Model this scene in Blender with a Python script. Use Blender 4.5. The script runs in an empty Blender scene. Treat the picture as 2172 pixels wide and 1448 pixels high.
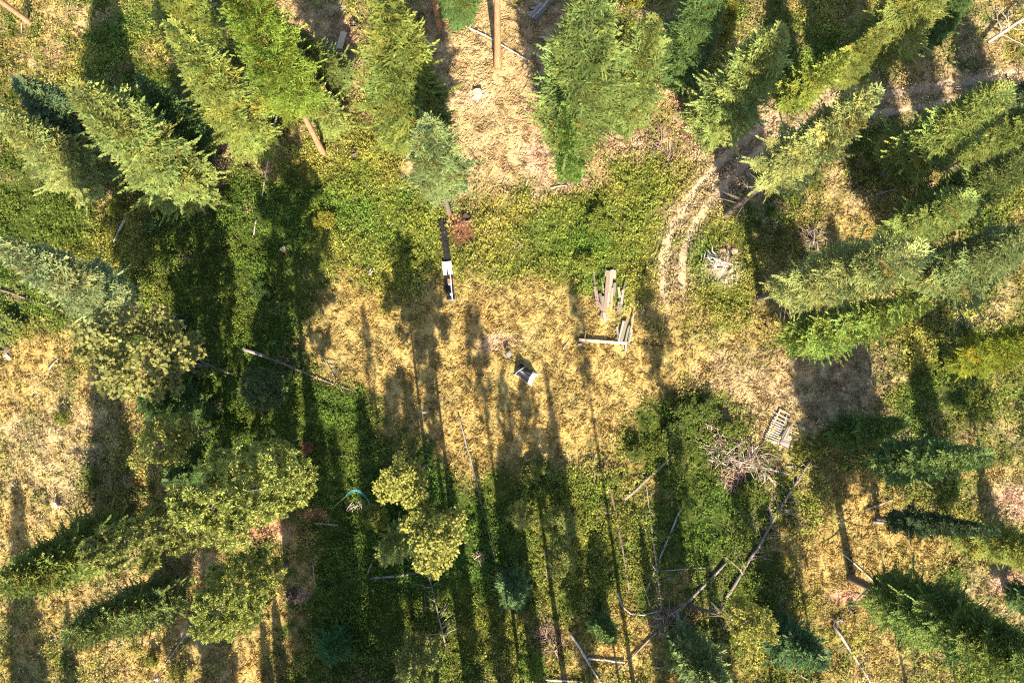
import bpy, math, random
import numpy as np
from mathutils import Vector, Matrix, Euler

random.seed(7)
rng = np.random.default_rng(7)
C = bpy.context.scene
COL = C.collection

# ------------------------------------------------------------------ camera
CAM_H = 60.0
FPX = 1448.0                      # focal length in pixels of the 2172 x 1448 photograph
CXP, CYP = 1086.0, 724.0
cam_data = bpy.data.cameras.new('camera')
cam_data.sensor_width = 36.0
cam_data.lens = 36.0 * FPX / 2172.0
cam_data.clip_start = 0.5
cam_data.clip_end = 2000.0
cam = bpy.data.objects.new('camera', cam_data)
COL.objects.link(cam)
cam.location = (0.0, 0.0, CAM_H)
cam.rotation_euler = Euler((math.radians(6.15), math.radians(1.03), 0.0))   # nadir falls at about (1060, 880)
C.camera = cam
CAM_R = np.array(cam.rotation_euler.to_matrix())

# ------------------------------------------------------------------ daylight
SUN_EL = math.radians(36.0)
SH_AZ = math.radians(8.0)          # shadows run up the picture, a little to the left
SHADOW = np.array([-math.sin(SH_AZ), math.cos(SH_AZ)])
w = bpy.data.worlds.new('World'); C.world = w
w.use_nodes = True
nt = w.node_tree
bg = nt.nodes['Background']
sky = nt.nodes.new('ShaderNodeTexSky')
sky.sky_type = 'NISHITA'; sky.sun_disc = False
sky.sun_elevation = SUN_EL
sky.sun_rotation = math.atan2(-SHADOW[0], -SHADOW[1])
nt.links.new(sky.outputs['Color'], bg.inputs['Color'])
bg.inputs['Strength'].default_value = 0.10
sun_d = bpy.data.lights.new('sun', 'SUN')
sun_d.energy = 5.0; sun_d.angle = math.radians(0.55); sun_d.color = (1.0, 0.88, 0.68)
sun = bpy.data.objects.new('sun', sun_d); COL.objects.link(sun)
tosun = Vector((-SHADOW[0] * math.cos(SUN_EL), -SHADOW[1] * math.cos(SUN_EL), math.sin(SUN_EL)))
sun.rotation_euler = tosun.to_track_quat('Z', 'Y').to_euler()
sun.location = tosun * 200
C.view_settings.view_transform = 'Standard'
C.view_settings.look = 'None'
C.view_settings.gamma = 1.0
C.view_settings.use_curve_mapping = False
C.view_settings.exposure = 1.85
C.cycles.max_bounces = 5
C.cycles.diffuse_bounces = 3
C.cycles.transmission_bounces = 3
C.cycles.use_denoising = False
C.cycles.filter_width = 1.15

# ------------------------------------------------------------------ noise and terrain
_LAT = np.random.default_rng(99).random((256, 256))
def vnoise(x, y, f, seed=0):
    x = np.asarray(x, float) * f + seed * 17.31; y = np.asarray(y, float) * f + seed * 7.77
    ix = np.floor(x).astype(int); iy = np.floor(y).astype(int)
    fx = x - ix; fy = y - iy
    fx = fx * fx * (3 - 2 * fx); fy = fy * fy * (3 - 2 * fy)
    a = _LAT[ix & 255, iy & 255]; b = _LAT[(ix + 1) & 255, iy & 255]
    c = _LAT[ix & 255, (iy + 1) & 255]; d = _LAT[(ix + 1) & 255, (iy + 1) & 255]
    return (a * (1 - fx) + b * fx) * (1 - fy) + (c * (1 - fx) + d * fx) * fy
def fbm(x, y, f, seed=0, n=4):
    s = 0; a = 0.5; t = 0
    for i in range(n):
        s = s + a * vnoise(x, y, f * 2 ** i, seed + i * 3); t += a; a *= 0.55
    return s / t
def height(x, y):
    return 0.5 * (fbm(x, y, 0.05, 5, 2) - 0.5) + 0.12 * (fbm(x, y, 0.35, 9, 2) - 0.5)
def zg(x, y):
    return float(height(np.array([x]), np.array([y]))[0])

def ray(px, py):
    d = CAM_R @ np.array([(px - CXP) / FPX, -(py - CYP) / FPX, -1.0])
    return d / np.linalg.norm(d)
CPOS = np.array([0.0, 0.0, CAM_H])
def at(px, py, z=0.0):
    """Ground point under a pixel of the photograph, z above the ground."""
    d = ray(px, py); g = 0.0
    for _ in range(4):
        t = (g + z - CAM_H) / d[2]
        p = CPOS + t * d
        g = zg(p[0], p[1])
    return np.array([p[0], p[1], g + z])
def project(x, y, z):
    v = np.stack([x, y, z - CAM_H], -1) @ CAM_R
    return CXP + FPX * v[..., 0] / -v[..., 2], CYP - FPX * v[..., 1] / -v[..., 2]
def ppm(p):
    """Photograph pixels per metre at a point."""
    v = (np.asarray(p) - CPOS) @ CAM_R
    return FPX / -v[2]

# ------------------------------------------------------------------ materials
def new_mat(name):
    m = bpy.data.materials.new(name); m.use_nodes = True
    t = m.node_tree
    return m, t, t.nodes['Principled BSDF']
def foliage_mat(name, transl=0.35, rough=0.75):
    """Leaves: colour from the object's own colour, times the tint of each leaf."""
    m, t, b = new_mat(name)
    oi = t.nodes.new('ShaderNodeObjectInfo')
    at_ = t.nodes.new('ShaderNodeAttribute'); at_.attribute_name = 'tint'
    mx = t.nodes.new('ShaderNodeMix'); mx.data_type = 'RGBA'; mx.blend_type = 'MULTIPLY'
    mx.inputs[0].default_value = 1.0
    t.links.new(oi.outputs['Color'], mx.inputs[6]); t.links.new(at_.outputs['Color'], mx.inputs[7])
    b.inputs['Roughness'].default_value = rough
    b.inputs['Specular IOR Level'].default_value = 0.2
    t.links.new(mx.outputs[2], b.inputs['Base Color'])
    tr = t.nodes.new('ShaderNodeBsdfTranslucent')
    t.links.new(mx.outputs[2], tr.inputs['Color'])
    ms = t.nodes.new('ShaderNodeMixShader'); ms.inputs[0].default_value = transl
    t.links.new(b.outputs[0], ms.inputs[1]); t.links.new(tr.outputs[0], ms.inputs[2])
    t.links.new(ms.outputs[0], t.nodes['Material Output'].inputs['Surface'])
    return m
def attr_mat(name, rough=0.9, transl=0.0, bump=0.0, bump_scale=6.0, mottle=0.0):
    m, t, b = new_mat(name)
    a = t.nodes.new('ShaderNodeAttribute'); a.attribute_name = 'tint'
    src = a.outputs['Color']
    if mottle:
        n = t.nodes.new('ShaderNodeTexNoise'); n.inputs['Scale'].default_value = bump_scale; n.inputs['Detail'].default_value = 6
        tc = t.nodes.new('ShaderNodeTexCoord'); t.links.new(tc.outputs['Object'], n.inputs['Vector'])
        r = t.nodes.new('ShaderNodeMapRange'); r.inputs['From Min'].default_value = 0.3; r.inputs['From Max'].default_value = 0.7
        r.inputs['To Min'].default_value = 1 - mottle; r.inputs['To Max'].default_value = 1 + mottle
        t.links.new(n.outputs['Fac'], r.inputs['Value'])
        mx = t.nodes.new('ShaderNodeMix'); mx.data_type = 'RGBA'; mx.blend_type = 'MULTIPLY'; mx.inputs[0].default_value = 1
        t.links.new(src, mx.inputs[6]); t.links.new(r.outputs['Result'], mx.inputs[7])
        src = mx.outputs[2]
        if bump:
            bp = t.nodes.new('ShaderNodeBump'); bp.inputs['Strength'].default_value = bump; bp.inputs['Distance'].default_value = 0.08
            t.links.new(n.outputs['Fac'], bp.inputs['Height']); t.links.new(bp.outputs[0], b.inputs['Normal'])
    t.links.new(src, b.inputs['Base Color'])
    b.inputs['Roughness'].default_value = rough
    b.inputs['Specular IOR Level'].default_value = 0.1
    if transl:
        tr = t.nodes.new('ShaderNodeBsdfTranslucent'); t.links.new(src, tr.inputs['Color'])
        ms = t.nodes.new('ShaderNodeMixShader'); ms.inputs[0].default_value = transl
        t.links.new(b.outputs[0], ms.inputs[1]); t.links.new(tr.outputs[0], ms.inputs[2])
        t.links.new(ms.outputs[0], t.nodes['Material Output'].inputs['Surface'])
    return m
def wood_mat(name, c1, c2, scale=3.0, stretch=10.0, rough=0.85, bump=0.4, objcol=False):
    """Bark or weathered wood: long streaks along the piece's own Z."""
    m, t, b = new_mat(name)
    tc = t.nodes.new('ShaderNodeTexCoord')
    mp = t.nodes.new('ShaderNodeMapping'); mp.inputs['Scale'].default_value = (scale * 3, scale * 3, scale * 3 / stretch)
    n = t.nodes.new('ShaderNodeTexNoise'); n.inputs['Scale'].default_value = 2.0; n.inputs['Detail'].default_value = 8; n.inputs['Roughness'].default_value = 0.65
    t.links.new(tc.outputs['Object'], mp.inputs['Vector']); t.links.new(mp.outputs[0], n.inputs['Vector'])
    cr = t.nodes.new('ShaderNodeValToRGB')
    cr.color_ramp.elements[0].position = 0.32; cr.color_ramp.elements[0].color = (*c1, 1)
    cr.color_ramp.elements[1].position = 0.68; cr.color_ramp.elements[1].color = (*c2, 1)
    t.links.new(n.outputs['Fac'], cr.inputs['Fac'])
    src = cr.outputs['Color']
    if objcol:
        oi = t.nodes.new('ShaderNodeObjectInfo')
        mx = t.nodes.new('ShaderNodeMix'); mx.data_type = 'RGBA'; mx.blend_type = 'MULTIPLY'; mx.inputs[0].default_value = 1
        t.links.new(src, mx.inputs[6]); t.links.new(oi.outputs['Color'], mx.inputs[7]); src = mx.outputs[2]
    t.links.new(src, b.inputs['Base Color'])
    bp = t.nodes.new('ShaderNodeBump'); bp.inputs['Strength'].default_value = bump; bp.inputs['Distance'].default_value = 0.03
    t.links.new(n.outputs['Fac'], bp.inputs['Height']); t.links.new(bp.outputs[0], b.inputs['Normal'])
    b.inputs['Roughness'].default_value = rough; b.inputs['Specular IOR Level'].default_value = 0.2
    return m
def plain_mat(name, c, rough=0.6, noise=0.15, scale=8.0, metal=0.0, spec=0.4):
    m, t, b = new_mat(name)
    tc = t.nodes.new('ShaderNodeTexCoord')
    n = t.nodes.new('ShaderNodeTexNoise'); n.inputs['Scale'].default_value = scale; n.inputs['Detail'].default_value = 5
    t.links.new(tc.outputs['Object'], n.inputs['Vector'])
    cr = t.nodes.new('ShaderNodeValToRGB')
    cr.color_ramp.elements[0].color = (*[max(0, v * (1 - noise)) for v in c], 1); cr.color_ramp.elements[0].position = 0.3
    cr.color_ramp.elements[1].color = (*[min(1, v * (1 + noise)) for v in c], 1); cr.color_ramp.elements[1].position = 0.7
    t.links.new(n.outputs['Fac'], cr.inputs['Fac']); t.links.new(cr.outputs[0], b.inputs['Base Color'])
    b.inputs['Roughness'].default_value = rough; b.inputs['Metallic'].default_value = metal
    b.inputs['Specular IOR Level'].default_value = spec
    return m

M_NEEDLE = foliage_mat('needles', 0.20, 0.7)
M_LEAF = foliage_mat('leaves', 0.28, 0.6)
M_GROUND = attr_mat('earth_and_turf', 1.0, 0, 0.9, 5.0, 0.35)
M_TRACK = attr_mat('track_dirt', 1.0, 0, 0.6, 4.0, 0.22)
M_GRASS = attr_mat('grass_blades', 0.85, 0.25)
M_HERB = attr_mat('herb_leaves', 0.7, 0.3)
M_BARK = wood_mat('fir_bark', (0.06, 0.045, 0.035), (0.19, 0.15, 0.12))
M_PINEBARK = wood_mat('pine_bark', (0.17, 0.085, 0.05), (0.42, 0.235, 0.13), 2.0, 6.0)
M_DEADWOOD = wood_mat('dead_wood', (0.50, 0.46, 0.42), (1.0, 0.97, 0.92), 3.0, 12.0, objcol=True)
M_PLANK = wood_mat('weathered_plank', (0.45, 0.40, 0.36), (1.0, 0.95, 0.9), 4.0, 16.0, objcol=True)
M_CUT = plain_mat('cut_wood', (0.50, 0.38, 0.25), 0.8, 0.3, 14)

# ------------------------------------------------------------------ mesh helpers
def mesh_np(name, V, F, mats, tint=None, smooth=False):
    """V (n,3); F (m,3) or (m,4); tint (n,3) colour per vertex."""
    me = bpy.data.meshes.new(name)
    V = np.ascontiguousarray(V, np.float32); F = np.ascontiguousarray(F, np.int32)
    n, m, k = len(V), len(F), F.shape[1]
    me.vertices.add(n); me.vertices.foreach_set('co', V.ravel())
    me.loops.add(m * k); me.loops.foreach_set('vertex_index', F.ravel())
    me.polygons.add(m); me.polygons.foreach_set('loop_start', np.arange(m, dtype=np.int32) * k)
    me.polygons.foreach_set('loop_total', np.full(m, k, np.int32))
    if smooth: me.polygons.foreach_set('use_smooth', np.ones(m, bool))
    for mm in (mats if isinstance(mats, (list, tuple)) else [mats]): me.materials.append(mm)
    if tint is not None:
        a = me.attributes.new('tint', 'FLOAT_COLOR', 'POINT')
        c = np.ones((n, 4), np.float32); c[:, :3] = tint
        a.data.foreach_set('color', c.ravel())
    me.update(calc_edges=True); me.validate()
    return me
class Build:
    """Collects quads and tubes for one small mesh."""
    def __init__(s): s.v = []; s.f = []
    def add(s, vs, fs):
        o = len(s.v); s.v += [tuple(map(float, p)) for p in vs]; s.f += [tuple(i + o for i in f) for f in fs]
    def box(s, c, size, R=None, jitter=0.0):
        c = np.array(c, float); hx, hy, hz = [k / 2 for k in size]
        P = np.array([[x, y, z] for z in (-hz, hz) for y in (-hy, hy) for x in (-hx, hx)], float)
        if jitter: P += rng.uniform(-jitter, jitter, P.shape)
        if R is not None: P = P @ np.array(R).T
        s.add(P + c, [(0, 2, 3, 1), (4, 5, 7, 6), (0, 1, 5, 4), (2, 6, 7, 3), (0, 4, 6, 2), (1, 3, 7, 5)])
    def tube(s, pts, radii, n=6, cap=True, lumps=0.0):
        pts = np.array(pts, float); k = len(pts)
        if np.isscalar(radii): radii = [radii] * k
        T = np.gradient(pts, axis=0); T /= np.linalg.norm(T, axis=1)[:, None] + 1e-9
        up = np.array([0.0, 0, 1]) if abs(T[0][2]) < 0.8 else np.array([1.0, 0, 0])
        vs = []; fs = []
        for i in range(k):
            a = np.cross(T[i], up); a /= np.linalg.norm(a) + 1e-9; b = np.cross(T[i], a)
            for j in range(n):
                th = 2 * math.pi * j / n
                r = radii[i] * (1 + (rng.uniform(-lumps, lumps) if lumps else 0))
                vs.append(pts[i] + r * (math.cos(th) * a + math.sin(th) * b))
        for i in range(k - 1):
            for j in range(n):
                j2 = (j + 1) % n
                fs.append((i * n + j, i * n + j2, (i + 1) * n + j2, (i + 1) * n + j))
        if cap:
            fs.append(tuple(range(n))[::-1]); fs.append(tuple((k - 1) * n + j for j in range(n)))
        s.add(vs, fs)
    def mesh(s, name, mat, smooth=False):
        me = bpy.data.meshes.new(name); me.from_pydata(s.v, [], s.f)
        for mm in (mat if isinstance(mat, (list, tuple)) else [mat]): me.materials.append(mm)
        if smooth: me.polygons.foreach_set('use_smooth', [True] * len(me.polygons))
        me.update(); return me
def tag(o, label=None, cat=None, group=None, kind=None):
    if label: o['label'] = label
    if cat: o['category'] = cat
    if group: o['group'] = group
    if kind: o['kind'] = kind
    return o
def obj(name, me, parent=None, loc=(0, 0, 0), rot=None, scale=None, color=None):
    o = bpy.data.objects.new(name, me); COL.objects.link(o)
    o.location = loc
    if rot is not None:
        if isinstance(rot, Matrix): o.rotation_euler = rot.to_euler()
        else: o.rotation_euler = rot
    if scale is not None: o.scale = scale
    if parent is not None: o.parent = parent
    if color is not None: o.color = (*color, 1)
    return o
def align(d, spin=0.0):
    """Rotation matrix taking local Z onto d."""
    return Vector(d).to_track_quat('Z', 'Y').to_matrix() @ Matrix.Rotation(spin, 3, 'Z')

# ------------------------------------------------------------------ where each kind of ground lies (photograph pixels, mapped to the ground)
TRACK_PX = [(2230, 166), (2120, 178), (2040, 192), (1960, 206), (1860, 222), (1780, 234), (1700, 245), (1640, 275), (1590, 312), (1545, 355),
            (1505, 400), (1470, 445), (1443, 495), (1428, 545), (1426, 590), (1434, 640), (1462, 690), (1515, 745), (1575, 800), (1630, 850)]
def smooth_path(P, n=14):
    P = np.array(P, float); out = []
    Q = np.vstack([2 * P[0] - P[1], P, 2 * P[-1] - P[-2]])
    for i in range(1, len(Q) - 2):
        p0, p1, p2, p3 = Q[i - 1], Q[i], Q[i + 1], Q[i + 2]
        for t in np.linspace(0, 1, n, endpoint=False):
            out.append(0.5 * ((2 * p1) + (-p0 + p2) * t + (2 * p0 - 5 * p1 + 4 * p2 - p3) * t * t + (-p0 + 3 * p1 - 3 * p2 + p3) * t ** 3))
    out.append(P[-1]); return np.array(out)
TRACK = smooth_path([at(*p)[:2] for p in TRACK_PX])
_tt = np.gradient(TRACK, axis=0); _tt /= np.linalg.norm(_tt, axis=1)[:, None]
TRACK_N = np.stack([-_tt[:, 1], _tt[:, 0]], 1)
TRACK_S = np.concatenate([[0], np.cumsum(np.linalg.norm(np.diff(TRACK, axis=0), axis=1))])
_k_fade0 = 14 * 14; _k_fade1 = 14 * 16
def track_dist(x, y):
    """(signed distance from the track's centre, strength of the wear there)."""
    d = np.full(np.shape(x), 99.0); wgt = np.zeros(np.shape(x))
    x = np.asarray(x); y = np.asarray(y)
    best = np.full(x.shape, 1e9)
    for i in range(0, len(TRACK), 3):
        dx = x - TRACK[i, 0]; dy = y - TRACK[i, 1]; q = dx * dx + dy * dy
        k = q < best
        best[k] = q[k]
        d[k] = (dx * TRACK_N[i, 0] + dy * TRACK_N[i, 1])[k]
        wgt[k] = 1.0 if i < _k_fade0 else max(0.0, 1 - (i - _k_fade0) / (_k_fade1 - _k_fade0)) * 0.999
    return np.where(best > 16, 99.0, d), np.where(best > 16, 0.0, wgt)
# classes: 0 pale dry straw, 1 golden dry grass, 2 yellow-green grass, 3 deep green herbs
BLOBS = [
 # cx, cy, rx, ry, class, amount
 (1060, 260, 110, 150, 0, 1.5), (1000, 90, 150, 110, 0, 0.9), (1150, 330, 90, 90, 0, .8), (700, 70, 60, 120, 0, .9), (710, 220, 30, 90, 0, .9),
 (640, 300, 100, 60, 0, .45), (680, 360, 110, 50, 2, .5), (940, 400, 60, 40, 0, .9), (1230, 400, 90, 50, 0, .5), (1270, 300, 60, 60, 0, .9),
 (1420, 250, 40, 100, 0, .9), (60, 80, 90, 90, 1, .7), (90, 130, 50, 50, 0, .8), (30, 190, 40, 40, 0, .8), (190, 30, 70, 60, 0, .3), (260, 160, 80, 90, 2, .5),
 (490, 330, 70, 80, 0, 1.0), (470, 420, 60, 50, 0, .6), (250, 400, 50, 60, 1, .8),
 (70, 960, 130, 170, 0, 1.1), (60, 850, 130, 80, 1, .9), (120, 760, 100, 60, 1, 1.0), (60, 1120, 110, 70, 1, .8), (60, 690, 80, 40, 2, .8),
 (300, 800, 30, 60, 1, .7), (290, 900, 40, 60, 1, .5), (290, 1060, 40, 60, 1, .8), (220, 1330, 200, 150, 1, .8), (540, 1330, 90, 130, 1, .7), (560, 1390, 70, 60, 0, .6), (560, 1140, 60, 40, 0, .7),
 (630, 1150, 40, 90, 1, .8), (300, 1240, 60, 30, 0, .6), (420, 1290, 60, 120, 0, .4),
 (760, 480, 100, 110, 2, 1.0), (860, 560, 60, 120, 2, .9), (740, 600, 70, 60, 1, .5),
 (1120, 520, 150, 80, 2, 1.0), (1300, 500, 110, 90, 2, 1.2), (1270, 450, 100, 50, 2, .8), (1290, 620, 70, 70, 2, .8), (1080, 590, 90, 40, 2, .4),
 (1030, 690, 130, 70, 1, 1.5), (900, 790, 160, 110, 1, 1.5), (1200, 760, 160, 100, 1, 1.4), (1130, 860, 180, 100, 1, 1.4), (700, 760, 120, 80, 1, .8), (1060, 740, 60, 30, 0, .7),
 (1280, 850, 80, 80, 1, .9), (1010, 930, 90, 60, 1, .9), (1140, 640, 110, 50, 1, .9), (1210, 950, 40, 50, 1, .6), (1000, 820, 240, 140, 0, .35),
 (1500, 720, 110, 90, 1, .75), (1600, 820, 80, 70, 0, 1.1), (1560, 760, 110, 80, 0, .5), (1420, 800, 90, 70, 2, .5), (1560, 640, 60, 80, 2, .5), (1630, 600, 40, 60, 1, .6), (1640, 700, 40, 60, 1, .7), (1560, 690, 70, 60, 2, .6),
 (1500, 560, 80, 60, 2, .7), (1740, 820, 80, 60, 0, 1.3), (1790, 840, 60, 60, 0, 1.0), (1450, 360, 60, 50, 2, .7), (1420, 430, 50, 50, 0, .5),
 (1450, 870, 100, 60, 3, 1.1), (1440, 920, 110, 60, 3, .8), (1570, 960, 60, 60, 0, .4), (1650, 970, 60, 30, 2, .8),
 (500, 560, 180, 170, 3, 1.2), (420, 480, 90, 70, 3, .9), (580, 500, 80, 110, 3, .7), (300, 560, 70, 130, 2, .9), (40, 440, 80, 60, 3, 1.2), (130, 460, 50, 40, 3, .9), (40, 620, 70, 40, 3, .5), (430, 760, 110, 90, 3, 1.0), (640, 700, 100, 50, 1, .4),
 (650, 880, 130, 70, 3, 1.3), (560, 860, 110, 100, 3, 1.0), (800, 930, 80, 60, 3, .9), (700, 1000, 60, 120, 3, 1.0), (760, 1300, 120, 150, 3, .9), (860, 1240, 160, 100, 3, 1.0), (740, 1140, 60, 120, 3, .8), (690, 1200, 40, 60, 1, .3),
 (1040, 1080, 140, 130, 3, 1.2), (1180, 1080, 70, 110, 2, .9), (1220, 1250, 110, 130, 1, .6), (1230, 1230, 100, 130, 2, .9), (1000, 1280, 60, 160, 2, .9), (960, 1350, 60, 90, 3, .5),
 (1400, 1130, 160, 130, 3, 1.1), (1330, 1000, 70, 60, 1, .4), (1330, 1020, 70, 60, 2, .6), (1480, 1100, 40, 70, 1, .5), (1560, 1150, 90, 130, 3, .7), (1300, 1400, 130, 60, 1, .9), (1430, 1360, 60, 60, 1, .6), (1460, 1220, 30, 60, 1, .5),
 (1580, 1400, 120, 60, 3, .8), (1760, 1080, 80, 120, 1, .8), (1720, 1060, 40, 80, 2, .6), (1830, 1210, 80, 80, 1, 1.0), (1820, 1260, 40, 40, 0, .9), (1720, 1250, 90, 110, 2, .4), (1860, 1170, 60, 60, 1, .8), (1690, 1180, 40, 50, 1, .6),
 (1830, 1350, 80, 90, 1, .6), (2020, 1020, 60, 30, 1, .5), (2120, 1010, 60, 60, 1, .8), (2150, 1070, 40, 40, 0, 1.2), (2110, 1250, 60, 40, 0, 1.0), (2130, 1170, 60, 40, 2, .5),
 (2060, 690, 70, 60, 2, .9), (2150, 640, 40, 60, 0, .8), (2130, 650, 40, 60, 1, .6), (2080, 780, 40, 40, 0, .8), (2080, 850, 40, 60, 2, .7), (1910, 760, 40, 60, 2, .6), (1990, 860, 120, 90, 3, .6), (1990, 620, 50, 40, 1, .8), (2090, 920, 80, 60, 0, .3),
 (2050, 90, 50, 60, 0, .8), (2020, 150, 60, 40, 0, .8), (1880, 110, 50, 60, 1, .6), (1700, 20, 70, 40, 1, .8), (1720, 70, 60, 70, 2, .8), (1820, 170, 60, 50, 0, .8), (1900, 150, 70, 40, 3, .5), (1700, 215, 60, 30, 0, 1.1),
 (1790, 430, 70, 50, 0, .7), (1760, 470, 70, 40, 1, .5), (1840, 380, 70, 60, 3, .6), (1850, 430, 40, 40, 1, .8), (1960, 400, 60, 30, 1, .7), (1660, 480, 80, 60, 3, .6), (1690, 520, 60, 40, 0, .3), (1880, 500, 60, 60, 2, .6),
 (560, 30, 60, 50, 0, .3), (940, 180, 60, 140, 0, .8), (1150, 60, 90, 70, 0, .6), (1100, 150, 60, 50, 1, .7), (1090, 250, 60, 60, 0, .3),
]
SOIL = [(748, 70, 26, 22, (0.42, 0.24, 0.14)), (968, 492, 20, 26, (0.24, 0.115, 0.065)), (965, 475, 18, 12, (0.24, 0.115, 0.07)), (1518, 574, 34, 20, (0.62, 0.50, 0.34)), (1540, 540, 26, 14, (0.42, 0.28, 0.17)), (620, 1262, 22, 16, (0.46, 0.28, 0.20)),
        (560, 1128, 60, 24, (0.45, 0.24, 0.13)), (1814, 1268, 44, 22, (0.44, 0.25, 0.17)), (1965, 566, 22, 20, (0.38, 0.24, 0.17)), (298, 184, 10, 8, (0.4, 0.26, 0.18)), (1130, 330, 22, 60, (0.46, 0.30, 0.2)), (1195, 405, 36, 18, (0.44, 0.27, 0.18)),
        (1060, 735, 40, 20, (0.40, 0.27, 0.17)), (1470, 262, 14, 40, (0.40, 0.25, 0.18)), (1440, 240, 10, 50, (0.36, 0.22, 0.15)), (656, 1088, 22, 10, (0.4, 0.2, 0.1)), (2150, 1070, 60, 34, (0.46, 0.30, 0.2)), (1310, 285, 50, 26, (0.42, 0.28, 0.19)),
        (450, 345, 30, 30, (0.4, 0.27, 0.18)), (1700, 216, 70, 22, (0.50, 0.39, 0.26)), (1530, 372, 70, 60, (0.38, 0.28, 0.18)), (1590, 318, 60, 34, (0.34, 0.25, 0.17)), (1480, 300, 40, 30, (.38, .27, .17)), (2150, 1240, 50, 20, (0.42, 0.27, 0.18)), (1010, 210, 40, 26, (0.46, 0.32, 0.2)), (1150, 1340, 20, 30, (0.26, 0.17, 0.12))]
PAL = np.array([(0.365, 0.270, 0.140), (0.335, 0.240, 0.084), (0.185, 0.195, 0.036), (0.078, 0.112, 0.018)])
def field(x, y):
    """Share of each ground class and the colour of the ground at world points."""
    x = np.asarray(x, float); y = np.asarray(y, float)
    px, py = project(x, y, np.zeros_like(x))
    wx = 45 * (fbm(x, y, 0.16, 21) - 0.5) * 2; wy = 45 * (fbm(x, y, 0.16, 31) - 0.5) * 2
    px = px + wx; py = py + wy
    L = np.stack([0.05 + 0 * x, 0.12 + 0 * x, 0.45 + 0 * x, 0.42 + 0 * x], -1)
    for cx, cy, rx, ry, c, a in BLOBS:
        q = ((px - cx) / rx) ** 2 + ((py - cy) / ry) ** 2
        L[..., c] += 1.15 * a * np.exp(-0.5 * q * 0.9)
    for c in range(4):
        L[..., c] += 0.7 * (fbm(x, y, 0.11, 30 + c * 5, 2) - 0.5) + 1.9 * (fbm(x, y, 0.30, 40 + c * 7, 4) - 0.5) + 1.9 * (fbm(x, y, 1.1, 60 + c * 7, 3) - 0.5)
    e = np.exp((L - L.max(-1, keepdims=True)) * 3.6)
    W = e / e.sum(-1, keepdims=True)
    col = W @ PAL
    g_ = np.clip(3.2 * (fbm(x, y, 0.22, 205, 4) - 0.47), -1, 1)[..., None]          # lusher and drier stretches of the green growth
    col = col + W[..., 2:3] * g_ * np.array([-0.085, -0.035, -0.012]) + W[..., 3:4] * g_ * np.array([-0.015, 0.0, 0.0])
    h_ = np.clip(3.0 * (fbm(x, y, 0.4, 215, 3) - 0.5), -1, 1)[..., None]
    col = col * (1 + (W[..., 0:1] + W[..., 1:2]) * h_ * np.array([-0.10, -0.03, 0.02]))
    for cx, cy, rx, ry, c in SOIL:
        k = np.clip(1.5 * np.exp(-0.5 * (((px - cx) / (.6 * rx)) ** 2 + ((py - cy) / (.6 * ry)) ** 2)) * (0.35 + 1.1 * fbm(x, y, 1.2, 55, 3)), 0, .9)[..., None]
        col = col * (1 - k) + np.array(c) * k
    b = 0.62 + 0.76 * fbm(x, y, 0.9, 80, 4)
    d_, w_ = track_dist(x, y)
    k = (0.85 * w_ * np.exp(-(d_ / 1.75) ** 4) * np.clip(0.2 + 1.6 * fbm(x, y, 0.6, 58, 3) - .1, 0, 1))[..., None]
    col = col * (1 - k) + np.array([0.34, 0.245, 0.145]) * k
    return W, col * b[..., None], (px, py)
RUT = 0.86
def rut_wear(x, y):
    d, wgt = track_dist(x, y)
    jit = 0.25 * (fbm(x, y, 0.7, 15, 3) - 0.5)
    r = np.exp(-(((np.abs(d) - RUT + jit) / 0.36) ** 4))
    return r * wgt, d, wgt

# ------------------------------------------------------------------ the ground, one sheet
def ground_axis(lo, hi, fine, far):
    a = list(np.arange(lo, hi + 1e-6, fine)); s = fine; p = hi
    r = []
    while p < far: s *= 1.35; p += s; r.append(p)
    s = fine; p = lo; l = []
    while p > -far: s *= 1.35; p -= s; l.append(p)
    return np.array(l[::-1] + a + r)
gx = ground_axis(-60, 60, 0.27, 900); gy = ground_axis(-36, 52, 0.27, 900)
GX, GY = np.meshgrid(gx, gy, indexing='ij')
fx, fy = GX.ravel(), GY.ravel()
near = (np.abs(fx) < 75) & (fy > -50) & (fy < 65)
gz = height(fx, fy) * np.clip(1.6 - np.maximum(np.abs(fx), np.abs(fy)) / 120, 0.2, 1)
gcol = np.tile(np.array([0.16, 0.15, 0.035]), (len(fx), 1))
Wn, cn, _ = field(fx[near], fy[near])
gcol[near] = cn * (0.95 - 0.45 * (Wn[:, 2:].sum(1)))[:, None]
rw, _, _ = rut_wear(fx[near], fy[near])
gz[near] += 0.05 * (fbm(fx[near], fy[near], 1.6, 3, 2) - 0.5) - 0.05 * rw
nx, ny = len(gx), len(gy)
I = np.arange(nx * ny).reshape(nx, ny)
F = np.stack([I[:-1, :-1], I[1:, :-1], I[1:, 1:], I[:-1, 1:]], -1).reshape(-1, 4)
obj('ground', mesh_np('ground', np.stack([fx, fy, gz], 1), F, M_GROUND, gcol, True))
tag(bpy.data.objects['ground'], kind='structure')

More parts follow.
